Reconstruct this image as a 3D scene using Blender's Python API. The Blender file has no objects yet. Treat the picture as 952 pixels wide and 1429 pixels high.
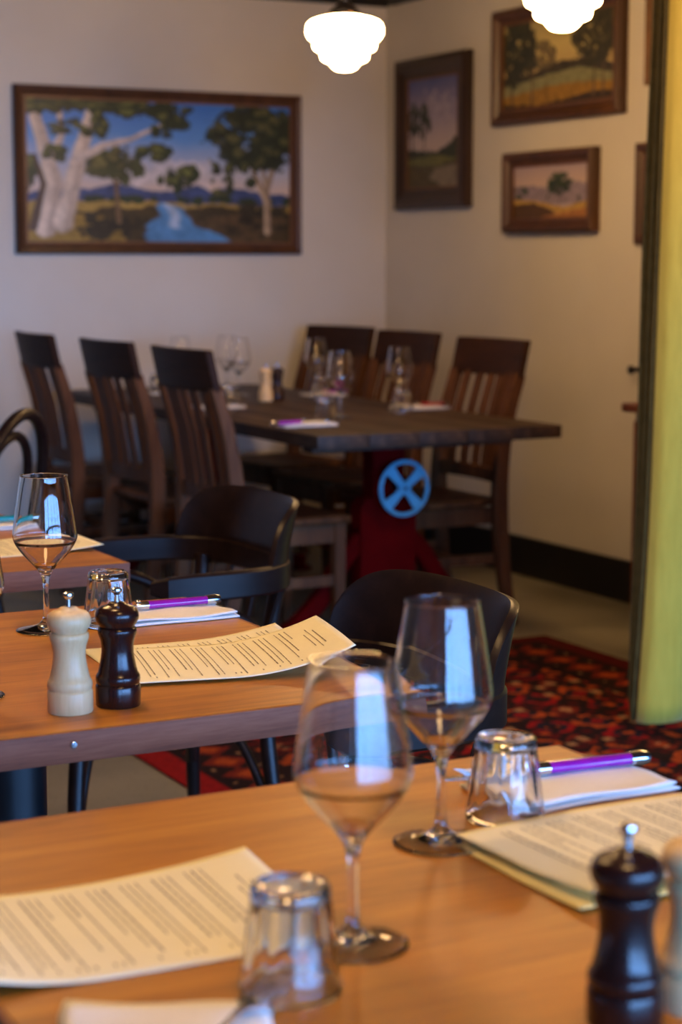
import bpy, bmesh, math, random
import numpy as np
from mathutils import Vector, Matrix

random.seed(7)
rng = np.random.default_rng(11)
SC = bpy.context.scene
COL = SC.collection
PI = math.pi
R = math.radians

# ------------------------------------------------------------------ camera
cam_d = bpy.data.cameras.new('camera')
cam = bpy.data.objects.new('camera', cam_d)
COL.objects.link(cam)
cam.location = (0.0, 0.0, 1.28)
cam.rotation_euler = (R(90 - 7.517), 0.0, R(-27.6276))
cam_d.sensor_width = 36.0
cam_d.sensor_fit = 'AUTO'
cam_d.lens = 67.02
cam_d.clip_start = 0.05
cam_d.dof.use_dof = True
cam_d.dof.focus_distance = 2.6
cam_d.dof.aperture_fstop = 5.0
cam_d.dof.aperture_blades = 0
SC.camera = cam

# ------------------------------------------------------------------ world: dusk blue daylight outside the windows
W = bpy.data.worlds.new('world')
SC.world = W
W.use_nodes = True
wn = W.node_tree
wn.nodes.clear()
w_out = wn.nodes.new('ShaderNodeOutputWorld')
w_bg = wn.nodes.new('ShaderNodeBackground')
w_tc = wn.nodes.new('ShaderNodeTexCoord')
w_sep = wn.nodes.new('ShaderNodeSeparateXYZ')
w_rmp = wn.nodes.new('ShaderNodeValToRGB')
w_map = wn.nodes.new('ShaderNodeMapRange')
w_map.inputs['From Min'].default_value = -1.0
w_map.inputs['From Max'].default_value = 1.0
wn.links.new(w_tc.outputs['Generated'], w_sep.inputs[0])
wn.links.new(w_sep.outputs['Z'], w_map.inputs['Value'])
wn.links.new(w_map.outputs[0], w_rmp.inputs[0])
cr = w_rmp.color_ramp
cr.elements[0].position = 0.44
cr.elements[0].color = (0.05, 0.07, 0.11, 1)
cr.elements[1].position = 0.9
cr.elements[1].color = (0.13, 0.36, 1.0, 1)
e_ = cr.elements.new(0.52)
e_.color = (0.19, 0.45, 1.0, 1)
wn.links.new(w_rmp.outputs[0], w_bg.inputs['Color'])
w_bg.inputs['Strength'].default_value = 26.0
wn.links.new(w_bg.outputs[0], w_out.inputs['Surface'])

LAMP_STRENGTH = 46.0
LAMP_COLOR = (1.0, 0.60, 0.25, 1)

# ------------------------------------------------------------------ exposure
vs = SC.view_settings
vs.view_transform = 'Standard'
vs.look = 'None'
vs.gamma = 1.0
vs.use_curve_mapping = False
vs.exposure = 0.1
try:
    SC.cycles.sample_clamp_indirect = 6.0
    SC.cycles.max_bounces = 14
    SC.cycles.transmission_bounces = 12
    SC.cycles.transparent_max_bounces = 40
    SC.cycles.caustics_reflective = True
    SC.cycles.caustics_refractive = True
    SC.cycles.use_denoising = True
except Exception:
    pass

# ------------------------------------------------------------------ materials
def lin(r, g, b):
    f = lambda c: (c / 12.92) if c <= 0.04045 else ((c + 0.055) / 1.055) ** 2.4
    return (f(r / 255), f(g / 255), f(b / 255), 1)

def new_mat(name):
    m = bpy.data.materials.new(name)
    m.use_nodes = True
    nt = m.node_tree
    b = nt.nodes.get('Principled BSDF')
    return m, nt, b

def ramp(nt, stops):
    r = nt.nodes.new('ShaderNodeValToRGB')
    els = r.color_ramp.elements
    while len(els) < len(stops):
        els.new(0.5)
    for e, (p, c) in zip(els, stops):
        e.position = p
        e.color = c
    return r

def coords(nt, scale=(1, 1, 1), kind='Object', rot=(0, 0, 0)):
    tc = nt.nodes.new('ShaderNodeTexCoord')
    mp = nt.nodes.new('ShaderNodeMapping')
    mp.inputs['Scale'].default_value = scale
    mp.inputs['Rotation'].default_value = rot
    nt.links.new(tc.outputs[kind], mp.inputs[0])
    return mp

def noise(nt, mp, scale, detail=4, rough=0.55, dist=0.0):
    n = nt.nodes.new('ShaderNodeTexNoise')
    n.inputs['Scale'].default_value = scale
    n.inputs['Detail'].default_value = detail
    n.inputs['Roughness'].default_value = rough
    n.inputs['Distortion'].default_value = dist
    nt.links.new(mp.outputs[0], n.inputs['Vector'])
    return n

def bump(nt, b, src, strength=0.2, dist=0.002):
    bp = nt.nodes.new('ShaderNodeBump')
    bp.inputs['Strength'].default_value = strength
    bp.inputs['Distance'].default_value = dist
    nt.links.new(src, bp.inputs['Height'])
    nt.links.new(bp.outputs[0], b.inputs['Normal'])

def simple(name, c, rough=0.5, metal=0.0, var=0.12, scale=20.0, bstr=0.05, stretch=(1, 1, 1), coat=0.0, spec=0.5):
    m, nt, b = new_mat(name)
    mp = coords(nt, stretch)
    n = noise(nt, mp, scale)
    lo = tuple(max(0, x * (1 - var)) for x in c[:3]) + (1,)
    hi = tuple(min(1, x * (1 + var)) for x in c[:3]) + (1,)
    r = ramp(nt, [(0.3, lo), (0.7, hi)])
    nt.links.new(n.outputs['Fac'], r.inputs[0])
    nt.links.new(r.outputs[0], b.inputs['Base Color'])
    b.inputs['Roughness'].default_value = rough
    b.inputs['Metallic'].default_value = metal
    b.inputs['Coat Weight'].default_value = coat
    b.inputs['Specular IOR Level'].default_value = spec
    if bstr:
        bump(nt, b, n.outputs['Fac'], bstr)
    return m

def wood(name, dark, mid, light, axis=0, rough=0.42, scale=7.0, stretch=14.0, coat=0.0, bstr=0.08, spec=0.5):
    m, nt, b = new_mat(name)
    sc = [stretch, stretch, stretch]
    sc[axis] = 1.0
    mp = coords(nt, tuple(sc))
    n1 = noise(nt, mp, scale * 0.35, 6, 0.6, 0.6)
    n2 = noise(nt, mp, scale * 2.2, 5, 0.7, 0.2)
    mx = nt.nodes.new('ShaderNodeMath')
    mx.operation = 'MULTIPLY_ADD'
    mx.inputs[1].default_value = 0.35
    nt.links.new(n2.outputs['Fac'], mx.inputs[0])
    sc_ = nt.nodes.new('ShaderNodeMath')
    sc_.operation = 'MULTIPLY'
    sc_.inputs[1].default_value = 0.65
    nt.links.new(n1.outputs['Fac'], sc_.inputs[0])
    nt.links.new(sc_.outputs[0], mx.inputs[2])
    r = ramp(nt, [(0.34, dark), (0.5, mid), (0.66, light)])
    nt.links.new(mx.outputs[0], r.inputs[0])
    nt.links.new(r.outputs[0], b.inputs['Base Color'])
    b.inputs['Roughness'].default_value = rough
    b.inputs['Coat Weight'].default_value = coat
    b.inputs['Specular IOR Level'].default_value = spec
    bump(nt, b, n2.outputs['Fac'], bstr, 0.001)
    return m

M = {}
# plaster wall
m, nt, b = new_mat('cream_plaster')
mp = coords(nt)
n1 = noise(nt, mp, 1.2, 4)
n2 = noise(nt, mp, 90, 3)
r = ramp(nt, [(0.35, lin(214, 206, 194)), (0.65, lin(224, 217, 206))])
nt.links.new(n1.outputs['Fac'], r.inputs[0])
nt.links.new(r.outputs[0], b.inputs['Base Color'])
b.inputs['Roughness'].default_value = 0.75
bump(nt, b, n2.outputs['Fac'], 0.12, 0.001)
M['wall'] = m
# floor: worn speckled concrete
m, nt, b = new_mat('speckled_concrete')
mp = coords(nt)
n1 = noise(nt, mp, 2.5, 5)
vo = nt.nodes.new('ShaderNodeTexVoronoi')
vo.inputs['Scale'].default_value = 70
nt.links.new(mp.outputs[0], vo.inputs['Vector'])
r1 = ramp(nt, [(0.3, lin(118, 112, 94)), (0.7, lin(142, 134, 114))])
r2 = ramp(nt, [(0.10, (0.25, 0.24, 0.2, 1)), (0.22, (1, 1, 1, 1))])
nt.links.new(n1.outputs['Fac'], r1.inputs[0])
nt.links.new(vo.outputs['Distance'], r2.inputs[0])
mx = nt.nodes.new('ShaderNodeMix')
mx.data_type = 'RGBA'
mx.blend_type = 'MULTIPLY'
mx.inputs['Factor'].default_value = 0.7
nt.links.new(r1.outputs[0], mx.inputs[6])
nt.links.new(r2.outputs[0], mx.inputs[7])
nt.links.new(mx.outputs[2], b.inputs['Base Color'])
b.inputs['Roughness'].default_value = 0.6
M['floor'] = m
M['darkwall'] = simple('low_bounce_dark_wall', lin(58, 58, 50), 0.7, var=0.1, scale=3)  # invented dark tone for the unseen walls, keeps bounce light low
M['ceiling'] = simple('dark_ceiling_paint', lin(62, 48, 40), 0.8, var=0.1, scale=3)
M['blackpaint'] = simple('black_paint', lin(22, 18, 17), 0.5, var=0.2, scale=8)
M['table'] = wood('orange_oak', lin(142, 84, 24), lin(182, 116, 34), lin(202, 138, 50), 0, 0.4, 5.0, 11.0)
M['table_edge'] = wood('walnut_edge_band', lin(112, 62, 44), lin(140, 82, 58), lin(164, 102, 74), 0, 0.55, 9.0, 14.0, spec=0.3)
M['darkplank'] = wood('dark_worn_plank', lin(36, 26, 20), lin(56, 41, 31), lin(84, 62, 45), 1, 0.55, 6, 12, spec=0.25)
M['chairwood'] = wood('walnut_chair_wood', lin(62, 34, 17), lin(88, 52, 26), lin(112, 70, 38), 2, 0.6, 6, 9, spec=0.2)
M['chairdark'] = wood('dark_walnut_rail', lin(38, 20, 11), lin(52, 29, 16), lin(66, 38, 22), 1, 0.55, 6, 9, spec=0.12)
M['blackwood'] = wood('near_black_bentwood', lin(24, 13, 10), lin(33, 19, 15), lin(44, 27, 20), 0, 0.36, 8, 10, spec=0.3)
M['blackmetal'] = simple('black_powder_coat', lin(20, 20, 24), 0.35, var=0.2, scale=40)
M['redpaint'] = simple('oxblood_red_paint', lin(84, 5, 6), 0.7, var=0.2, scale=9, spec=0.02)
M['bluepaint'] = simple('blue_wheel_paint', lin(80, 160, 196), 0.45, var=0.1, scale=20)
M['steel'] = simple('polished_steel', (0.75, 0.75, 0.76, 1), 0.18, 1.0, 0.05, 40, 0.0)
M['paper'] = simple('cream_menu_paper', lin(253, 245, 212), 0.8, var=0.02, scale=30, bstr=0.02)
M['paper_under'] = simple('pale_yellow_menu_paper', lin(244, 224, 150), 0.8, var=0.02, scale=30, bstr=0.02)
M['ink'] = simple('dark_print', lin(128, 116, 98), 0.8, var=0.1, scale=60, bstr=0.0)
M['napkin'] = simple('white_napkin', lin(244, 240, 236), 0.85, var=0.02, scale=200, bstr=0.15)
M['purple'] = simple('purple_acrylic', lin(150, 30, 160), 0.18, var=0.12, scale=60, bstr=0.0, coat=0.5)
M['teal'] = simple('teal_acrylic', lin(20, 140, 150), 0.18, var=0.12, scale=60, bstr=0.0, coat=0.5)
M['redacrylic'] = simple('red_acrylic', lin(150, 24, 40), 0.18, var=0.12, scale=60, bstr=0.0, coat=0.5)
M['palewood'] = wood('pale_beech', lin(206, 172, 124), lin(222, 190, 142), lin(234, 206, 162), 2, 0.4, 9, 9)
M['espresso'] = wood('espresso_stained_beech', lin(34, 14, 12), lin(44, 19, 15), lin(58, 27, 20), 2, 0.22, 9, 9, coat=0.0, spec=0.45)
M['frame'] = wood('brown_frame_wood', lin(58, 34, 20), lin(78, 46, 26), lin(98, 60, 34), 2, 0.4, 8, 6)
M['framedark'] = wood('dark_frame_wood', lin(40, 26, 18), lin(54, 34, 22), lin(70, 44, 28), 2, 0.4, 8, 6)
M['gilt'] = simple('dull_gilt_slip', lin(112, 74, 42), 0.45, 0.2, 0.2, 30, 0.05)
M['sideboard'] = wood('reddish_cabinet_wood', lin(84, 42, 22), lin(110, 58, 30), lin(132, 74, 40), 2, 0.4, 6, 9)

# curtain fabric: olive-yellow velvet
m, nt, b = new_mat('olive_yellow_velvet')
mp = coords(nt, (1, 1, 0.15))
n1 = noise(nt, mp, 60, 3)
r = ramp(nt, [(0.3, lin(196, 160, 46)), (0.7, lin(212, 176, 58))])
nt.links.new(n1.outputs['Fac'], r.inputs[0])
nt.links.new(r.outputs[0], b.inputs['Base Color'])
b.inputs['Roughness'].default_value = 0.85
b.inputs['Sheen Weight'].default_value = 0.25
bump(nt, b, n1.outputs['Fac'], 0.15, 0.001)
M['curtain'] = m
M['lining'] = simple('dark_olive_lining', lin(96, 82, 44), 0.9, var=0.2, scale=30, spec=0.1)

# thin clear glass (bowl and tumbler walls): transparent with mirror-like fresnel
m = bpy.data.materials.new('thin_clear_glass')
m.use_nodes = True
nt = m.node_tree
nt.nodes.clear()
o = nt.nodes.new('ShaderNodeOutputMaterial')
tr = nt.nodes.new('ShaderNodeBsdfTransparent')
tr.inputs[0].default_value = (0.985, 0.988, 0.985, 1)
gl = nt.nodes.new('ShaderNodeBsdfGlossy')
gl.inputs['Roughness'].default_value = 0.0
gl.inputs['Color'].default_value = (1, 1, 1, 1)
lw = nt.nodes.new('ShaderNodeLayerWeight')
lw.inputs['Blend'].default_value = 0.5
pw = nt.nodes.new('ShaderNodeMath')
pw.operation = 'POWER'
pw.inputs[1].default_value = 3.4
ma = nt.nodes.new('ShaderNodeMath')
ma.operation = 'MULTIPLY_ADD'
ma.inputs[1].default_value = 0.9
ma.inputs[2].default_value = 0.032
ma.use_clamp = True
mix = nt.nodes.new('ShaderNodeMixShader')
nt.links.new(lw.outputs['Facing'], pw.inputs[0])
nt.links.new(pw.outputs[0], ma.inputs[0])
nt.links.new(ma.outputs[0], mix.inputs[0])
nt.links.new(tr.outputs[0], mix.inputs[1])
nt.links.new(gl.outputs[0], mix.inputs[2])
nt.links.new(mix.outputs[0], o.inputs[0])
M['thinglass'] = m
m = m.copy()
m.name = 'thick_clear_glass'
for n_ in m.node_tree.nodes:
    if n_.type == 'MATH' and n_.operation == 'MULTIPLY_ADD':
        n_.inputs[1].default_value = 0.5
        n_.inputs[2].default_value = 0.05
    if n_.type == 'MATH' and n_.operation == 'POWER':
        n_.inputs[1].default_value = 3.0
    if n_.type == 'BSDF_TRANSPARENT':
        n_.inputs[0].default_value = (0.975, 0.978, 0.975, 1)
M['thickglass'] = m
m = m.copy()
m.name = 'clear_glass_foot'
for n_ in m.node_tree.nodes:
    if n_.type == 'MATH' and n_.operation == 'MULTIPLY_ADD':
        n_.inputs[1].default_value = 0.15
        n_.inputs[2].default_value = 0.035
    if n_.type == 'BSDF_TRANSPARENT':
        n_.inputs[0].default_value = (0.985, 0.985, 0.985, 1)
M['footglass'] = m
m = m.copy()
m.name = 'polished_glass_rim'
for n_ in m.node_tree.nodes:
    if n_.type == 'MATH' and n_.operation == 'MULTIPLY_ADD':
        n_.inputs[1].default_value = 0.22
        n_.inputs[2].default_value = 0.02
M['rimglass'] = m
# solid crystal (stems, feet, tumbler bases)
m, nt, b = new_mat('solid_clear_glass')
b.inputs['Base Color'].default_value = (1, 1, 1, 1)
b.inputs['Roughness'].default_value = 0.0
b.inputs['IOR'].default_value = 1.5
b.inputs['Transmission Weight'].default_value = 1.0
M['solidglass'] = m
# glowing opal glass
m = bpy.data.materials.new('lit_opal_glass')
m.use_nodes = True
nt = m.node_tree
nt.nodes.clear()
o = nt.nodes.new('ShaderNodeOutputMaterial')
em = nt.nodes.new('ShaderNodeEmission')
em.inputs[0].default_value = LAMP_COLOR
em.inputs[1].default_value = LAMP_STRENGTH
nt.links.new(em.outputs[0], o.inputs[0])
M['lampglass'] = m

def attr_mat(name, rough=0.6, spec=0.3):
    m, nt, b = new_mat(name)
    a = nt.nodes.new('ShaderNodeAttribute')
    a.attribute_name = 'paint'
    mp = coords(nt)
    n = noise(nt, mp, 160, 3)
    nt.links.new(a.outputs['Color'], b.inputs['Base Color'])
    b.inputs['Roughness'].default_value = rough
    b.inputs['Specular IOR Level'].default_value = spec
    bump(nt, b, n.outputs['Fac'], 0.1, 0.0005)
    return m
M['oil'] = attr_mat('oil_paint', 0.45, 0.4)
M['rug'] = attr_mat('woven_wool', 0.95, 0.1)

# ------------------------------------------------------------------ mesh helpers
class MB:
    def __init__(self):
        self.v = []
        self.f = []
    def add(self, vs_, fs):
        o = len(self.v)
        self.v += [tuple(p) for p in vs_]
        self.f += [tuple(i + o for i in q) for q in fs]
        return self
    def box(self, c, s, rz=0.0, bev=0.0):
        hx, hy, hz = s[0] / 2, s[1] / 2, s[2] / 2
        if bev > 0:
            bm = bmesh.new()
            bmesh.ops.create_cube(bm, size=1.0)
            for v in bm.verts:
                v.co = Vector((v.co.x * s[0], v.co.y * s[1], v.co.z * s[2]))
            bmesh.ops.bevel(bm, geom=bm.edges[:], offset=bev, segments=2, profile=0.6, affect='EDGES')
            bm.verts.index_update()
            vs_ = [tuple(v.co) for v in bm.verts]
            fs = [tuple(v.index for v in f.verts) for f in bm.faces]
            bm.free()
        else:
            vs_ = [(x, y, z) for x in (-hx, hx) for y in (-hy, hy) for z in (-hz, hz)]
            fs = [(0, 1, 3, 2), (4, 6, 7, 5), (0, 4, 5, 1), (2, 3, 7, 6), (0, 2, 6, 4), (1, 5, 7, 3)]
        cs, sn = math.cos(rz), math.sin(rz)
        self.add([(c[0] + x * cs - y * sn, c[1] + x * sn + y * cs, c[2] + z) for x, y, z in vs_], fs)
        return self
    def sweep(self, path, sect, up=(0, 0, 1), closed=False, cap=True, scales=None):
        """sweep a 2D section (list of (a,b): a along side, b along up) along path."""
        P = [Vector(p) for p in path]
        n = len(P)
        k = len(sect)
        rings = []
        up = Vector(up)
        prev = None
        for i in range(n):
            if closed:
                t = P[(i + 1) % n] - P[i - 1]
            else:
                t = P[min(i + 1, n - 1)] - P[max(i - 1, 0)]
            t.normalize()
            if prev is None:
                u = up - t * up.dot(t)
                if u.length < 1e-4:
                    u = Vector((1, 0, 0)) - t * t.x
            else:
                u = prev - t * prev.dot(t)
            u.normalize()
            prev = u if up.length == 0 or abs(t.dot(up.normalized())) > 0.9 or scales == 'transport' else None
            s = t.cross(u)
            sc = scales[i] if isinstance(scales, (list, tuple)) else 1.0
            if not isinstance(sc, (list, tuple)):
                sc = (sc, sc)
            rings.append([P[i] + s * (a * sc[0]) + u * (b * sc[1]) for a, b in sect])
        vs_ = [q for r_ in rings for q in r_]
        fs = []
        m_ = n if closed else n - 1
        for i in range(m_):
            j = (i + 1) % n
            for a in range(k):
                c = (a + 1) % k
                fs.append((i * k + a, i * k + c, j * k + c, j * k + a))
        if not closed and cap:
            fs.append(tuple(range(k - 1, -1, -1)))
            fs.append(tuple((n - 1) * k + a for a in range(k)))
        return self.add(vs_, fs)
    def tube(self, path, r, seg=10, closed=False):
        sect = [(math.cos(2 * PI * a / seg), math.sin(2 * PI * a / seg)) for a in range(seg)]
        rr = r if isinstance(r, (list, tuple)) else [r] * len(path)
        # parallel transport frame
        P = [Vector(p) for p in path]
        n = len(P)
        vs_, fs = [], []
        u = None
        for i in range(n):
            t = (P[(i + 1) % n] - P[i - 1]) if closed else (P[min(i + 1, n - 1)] - P[max(i - 1, 0)])
            t.normalize()
            if u is None:
                u = Vector((0, 0, 1)) if abs(t.z) < 0.9 else Vector((1, 0, 0))
            u = (u - t * u.dot(t)).normalized()
            s = t.cross(u)
            vs_ += [P[i] + (s * a + u * b_) * rr[i] for a, b_ in sect]
        m_ = n if closed else n - 1
        for i in range(m_):
            j = (i + 1) % n
            for a in range(seg):
                c = (a + 1) % seg
                fs.append((i * seg + a, i * seg + c, j * seg + c, j * seg + a))
        if not closed:
            fs.append(tuple(range(seg - 1, -1, -1)))
            fs.append(tuple((n - 1) * seg + a for a in range(seg)))
        return self.add(vs_, fs)
    def lathe(self, prof, seg=32, c=(0, 0, 0), mod=None, caps=True):
        vs_, fs = [], []
        for (r_, z) in prof:
            for a in range(seg):
                th = 2 * PI * a / seg
                k = mod(th, z) if mod else 1.0
                vs_.append((c[0] + r_ * k * math.cos(th), c[1] + r_ * k * math.sin(th), c[2] + z))
        for i in range(len(prof) - 1):
            for a in range(seg):
                d = (a + 1) % seg
                fs.append((i * seg + a, i * seg + d, (i + 1) * seg + d, (i + 1) * seg + a))
        if caps:
            if prof[0][0] > 1e-6:
                fs.append(tuple(range(seg - 1, -1, -1)))
            if prof[-1][0] > 1e-6:
                fs.append(tuple((len(prof) - 1) * seg + a for a in range(seg)))
        return self.add(vs_, fs)
    def prism(self, poly, h0, h1, axis='z'):
        n = len(poly)
        if axis == 'z':
            vs_ = [(x, y, h0) for x, y in poly] + [(x, y, h1) for x, y in poly]
        elif axis == 'y':
            vs_ = [(x, h0, z) for x, z in poly] + [(x, h1, z) for x, z in poly]
        else:
            vs_ = [(h0, y, z) for y, z in poly] + [(h1, y, z) for y, z in poly]
        fs = [tuple(range(n - 1, -1, -1)), tuple(n + i for i in range(n))]
        fs += [(i, (i + 1) % n, n + (i + 1) % n, n + i) for i in range(n)]
        return self.add(vs_, fs)
    def build(self, name, mt, parent=None, loc=(0, 0, 0), rz=0.0, sharp=40, bevel=0.0, smooth=True):
        me = bpy.data.meshes.new(name)
        me.from_pydata(self.v, [], self.f)
        bm = bmesh.new()
        bm.from_mesh(me)
        bmesh.ops.remove_doubles(bm, verts=bm.verts, dist=1e-6)
        bmesh.ops.recalc_face_normals(bm, faces=bm.faces)
        bm.to_mesh(me)
        bm.free()
        me.materials.append(mt)
        if smooth:
            me.shade_smooth()
            me.set_sharp_from_angle(angle=R(sharp))
        o = bpy.data.objects.new(name, me)
        COL.objects.link(o)
        o.location = loc
        o.rotation_euler = (0, 0, rz)
        if parent is not None:
            o.parent = parent
        if bevel > 0:
            md = o.modifiers.new('bevel', 'BEVEL')
            md.width = bevel
            md.segments = 2
            md.limit_method = 'ANGLE'
            md.angle_limit = R(40)
            md.harden_normals = False
        return o

def tag(o, label, cat, group=None):
    o['label'] = label
    o['category'] = cat
    if group:
        o['group'] = group
    return o

def thing(name, label, cat, loc=(0, 0, 0), rz=0.0, group=None):
    o = bpy.data.objects.new(name, None)
    o.empty_display_size = 0.05
    COL.objects.link(o)
    o.location = loc
    o.rotation_euler = (0, 0, rz)
    return tag(o, label, cat, group)

def structure(o):
    o['kind'] = 'structure'
    return o

def dup(root, loc, rz=0.0, label=None, group=None):
    kids = {}
    for o in list(COL.objects):
        if o.parent is not None:
            kids.setdefault(o.parent.name, []).append(o)
    r_ = root.copy()
    COL.objects.link(r_)
    r_.location = loc
    r_.rotation_euler = (0, 0, rz)
    if label:
        r_['label'] = label
    if group:
        r_['group'] = group
    for c0 in kids.get(root.name, []):
        c = c0.copy()
        COL.objects.link(c)
        c.parent = r_
        for g0 in kids.get(c0.name, []):
            g = g0.copy()
            COL.objects.link(g)
            g.parent = c
    return r_

def spline(pts, n=8):
    """Catmull-Rom through points"""
    P = [Vector(p) for p in pts]
    P = [P[0] * 2 - P[1]] + P + [P[-1] * 2 - P[-2]]
    out = []
    for i in range(1, len(P) - 2):
        for k in range(n):
            t = k / n
            a, b_, c, d = P[i - 1], P[i], P[i + 1], P[i + 2]
            out.append(0.5 * ((2 * b_) + (c - a) * t + (2 * a - 5 * b_ + 4 * c - d) * t * t + (3 * b_ - a - 3 * c + d) * t ** 3))
    out.append(P[-2])
    return out

def rect(a, b_, ch=0.0):
    """closed section a wide, b tall, chamfered"""
    if ch <= 0:
        return [(-a / 2, -b_ / 2), (a / 2, -b_ / 2), (a / 2, b_ / 2), (-a / 2, b_ / 2)]
    return [(-a / 2 + ch, -b_ / 2), (a / 2 - ch, -b_ / 2), (a / 2, -b_ / 2 + ch), (a / 2, b_ / 2 - ch),
            (a / 2 - ch, b_ / 2), (-a / 2 + ch, b_ / 2), (-a / 2, b_ / 2 - ch), (-a / 2, -b_ / 2 + ch)]

# ------------------------------------------------------------------ room shell
XL, XR, YF, YB, ZC = -1.6, 4.25, -4.2, 7.684, 2.50
XE, YP = 7.0, 4.25          # the front part of the restaurant is wider than the back alcove
TH = 0.12
structure(MB().prism([(XL - TH, YF - TH), (XE + TH, YF - TH), (XE + TH, YP + TH), (XR + TH, YP + TH), (XR + TH, YB + TH), (XL - TH, YB + TH)], -0.1, 0.0).build('floor', M['floor']))
structure(MB().prism([(XL - TH, YF - TH), (XE + TH, YF - TH), (XE + TH, YP + TH), (XR + TH, YP + TH), (XR + TH, YB + TH), (XL - TH, YB + TH)], ZC, ZC + 0.1).build('ceiling', M['ceiling']))
structure(MB().box(((XL + XR) / 2, YB + TH / 2, ZC / 2), (XR - XL + 2 * TH, TH, ZC)).build('wall_back', M['wall']))
structure(MB().box((XR + TH / 2, (YP + YB) / 2, ZC / 2), (TH, YB - YP, ZC)).build('wall_right', M['wall']))
structure(MB().box(((XR + TH + XE) / 2, YP + TH / 2, ZC / 2), (XE - XR - TH, TH, ZC)).build('wall_partition', M['darkwall']))
structure(MB().box((XE + TH / 2, (YF + YP) / 2 + TH / 2, ZC / 2), (TH, YP - YF + TH, ZC)).build('wall_side', M['darkwall']))

def wall_with_openings(name, fixed, a0, a1, openings, axis):
    """wall along axis ('x' or 'y') from a0 to a1 at the fixed coordinate, openings = [(s0, s1, z0, z1)]"""
    mb = MB()
    cur = a0
    def seg(s0, s1, z0, z1):
        if s1 - s0 < 1e-4 or z1 - z0 < 1e-4:
            return
        if axis == 'x':
            mb.box(((s0 + s1) / 2, fixed, (z0 + z1) / 2), (s1 - s0, TH, z1 - z0))
        else:
            mb.box((fixed, (s0 + s1) / 2, (z0 + z1) / 2), (TH, s1 - s0, z1 - z0))
    for s0, s1, z0, z1 in openings:
        seg(cur, s0, 0, ZC)
        seg(s0, s1, 0, z0)
        seg(s0, s1, z1, ZC)
        cur = s1
    seg(cur, a1, 0, ZC)
    return structure(mb.build(name, M['darkwall']))

front_open = [(-1.3 + 1.65 * i, 0.25 + 1.65 * i, 0.25, 2.40) for i in range(5)]
wall_with_openings('wall_front', YF - TH / 2, XL, XE, front_open, 'x')
left_open = []
wall_with_openings('wall_left', XL - TH / 2, YF, YB, left_open, 'y')

def window(i, fixed, s0, s1, z0, z1, axis, inward):
    t = 0.05
    mb = MB()
    sc, zc = (s0 + s1) / 2, (z0 + z1) / 2
    def bx(s, z, ds, dz):
        if axis == 'x':
            mb.box((s, fixed, z), (ds, 0.06, dz))
        else:
            mb.box((fixed, s, z), (0.06, ds, dz))
    bx(s0 + t / 2, zc, t, z1 - z0)
    bx(s1 - t / 2, zc, t, z1 - z0)
    bx(sc, z0 + t / 2, s1 - s0 - 2 * t, t)
    bx(sc, z1 - t / 2, s1 - s0 - 2 * t, t)
    bx(sc, zc, 0.035, z1 - z0 - 2 * t)
    bx(sc, z0 + (z1 - z0) * 0.7, s1 - s0 - 2 * t, 0.035)
    structure(mb.build('window_%d' % i, M['blackpaint']))
    # daylight portal for the opening
    L = bpy.data.lights.new('window_daylight', 'AREA')
    L.shape = 'RECTANGLE'
    L.size = s1 - s0
    L.size_y = z1 - z0
    L.cycles.is_portal = True
    lo = bpy.data.objects.new('window_daylight', L)
    COL.objects.link(lo)
    if axis == 'x':
        lo.location = (sc, fixed - 0.04, zc)
        lo.rotation_euler = (R(90), 0, 0) if inward > 0 else (R(-90), 0, 0)
    else:
        lo.location = (fixed - 0.04, sc, zc)
        lo.rotation_euler = (R(90), 0, R(-90))
wi = 1
for s0, s1, z0, z1 in front_open:
    window(wi, YF - TH / 2, s0, s1, z0, z1, 'x', 1)
    wi += 1
for s0, s1, z0, z1 in left_open:
    window(wi, XL - TH / 2, s0, s1, z0, z1, 'y', 1)
    wi += 1

structure(MB().box((XR - 0.009, (YP + YB) / 2, 0.08), (0.018, YB - YP, 0.16)).build('baseboard_right', M['blackpaint'], bevel=0.003))
structure(MB().box(((XL + XR) / 2 - 0.009, YB - 0.009, 0.08), (XR - XL - 0.018, 0.018, 0.16)).build('baseboard_back', M['blackpaint'], bevel=0.003))
structure(MB().prism([(0, 2.405), (0.02, 2.405), (0.035, 2.43), (0.06, 2.46), (0.07, 2.5), (0, 2.5)], XL, XR, 'x').build('trim_1', M['blackpaint'], loc=(0, YB, 0)))
bpy.data.objects['trim_1'].scale = (1, -1, 1)
structure(MB().prism([(XR, 2.405), (XR - 0.02, 2.405), (XR - 0.035, 2.43), (XR - 0.06, 2.46), (XR - 0.07, 2.5), (XR, 2.5)], YP, YB - 0.07, 'y').build('trim_2', M['blackpaint']))

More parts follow.
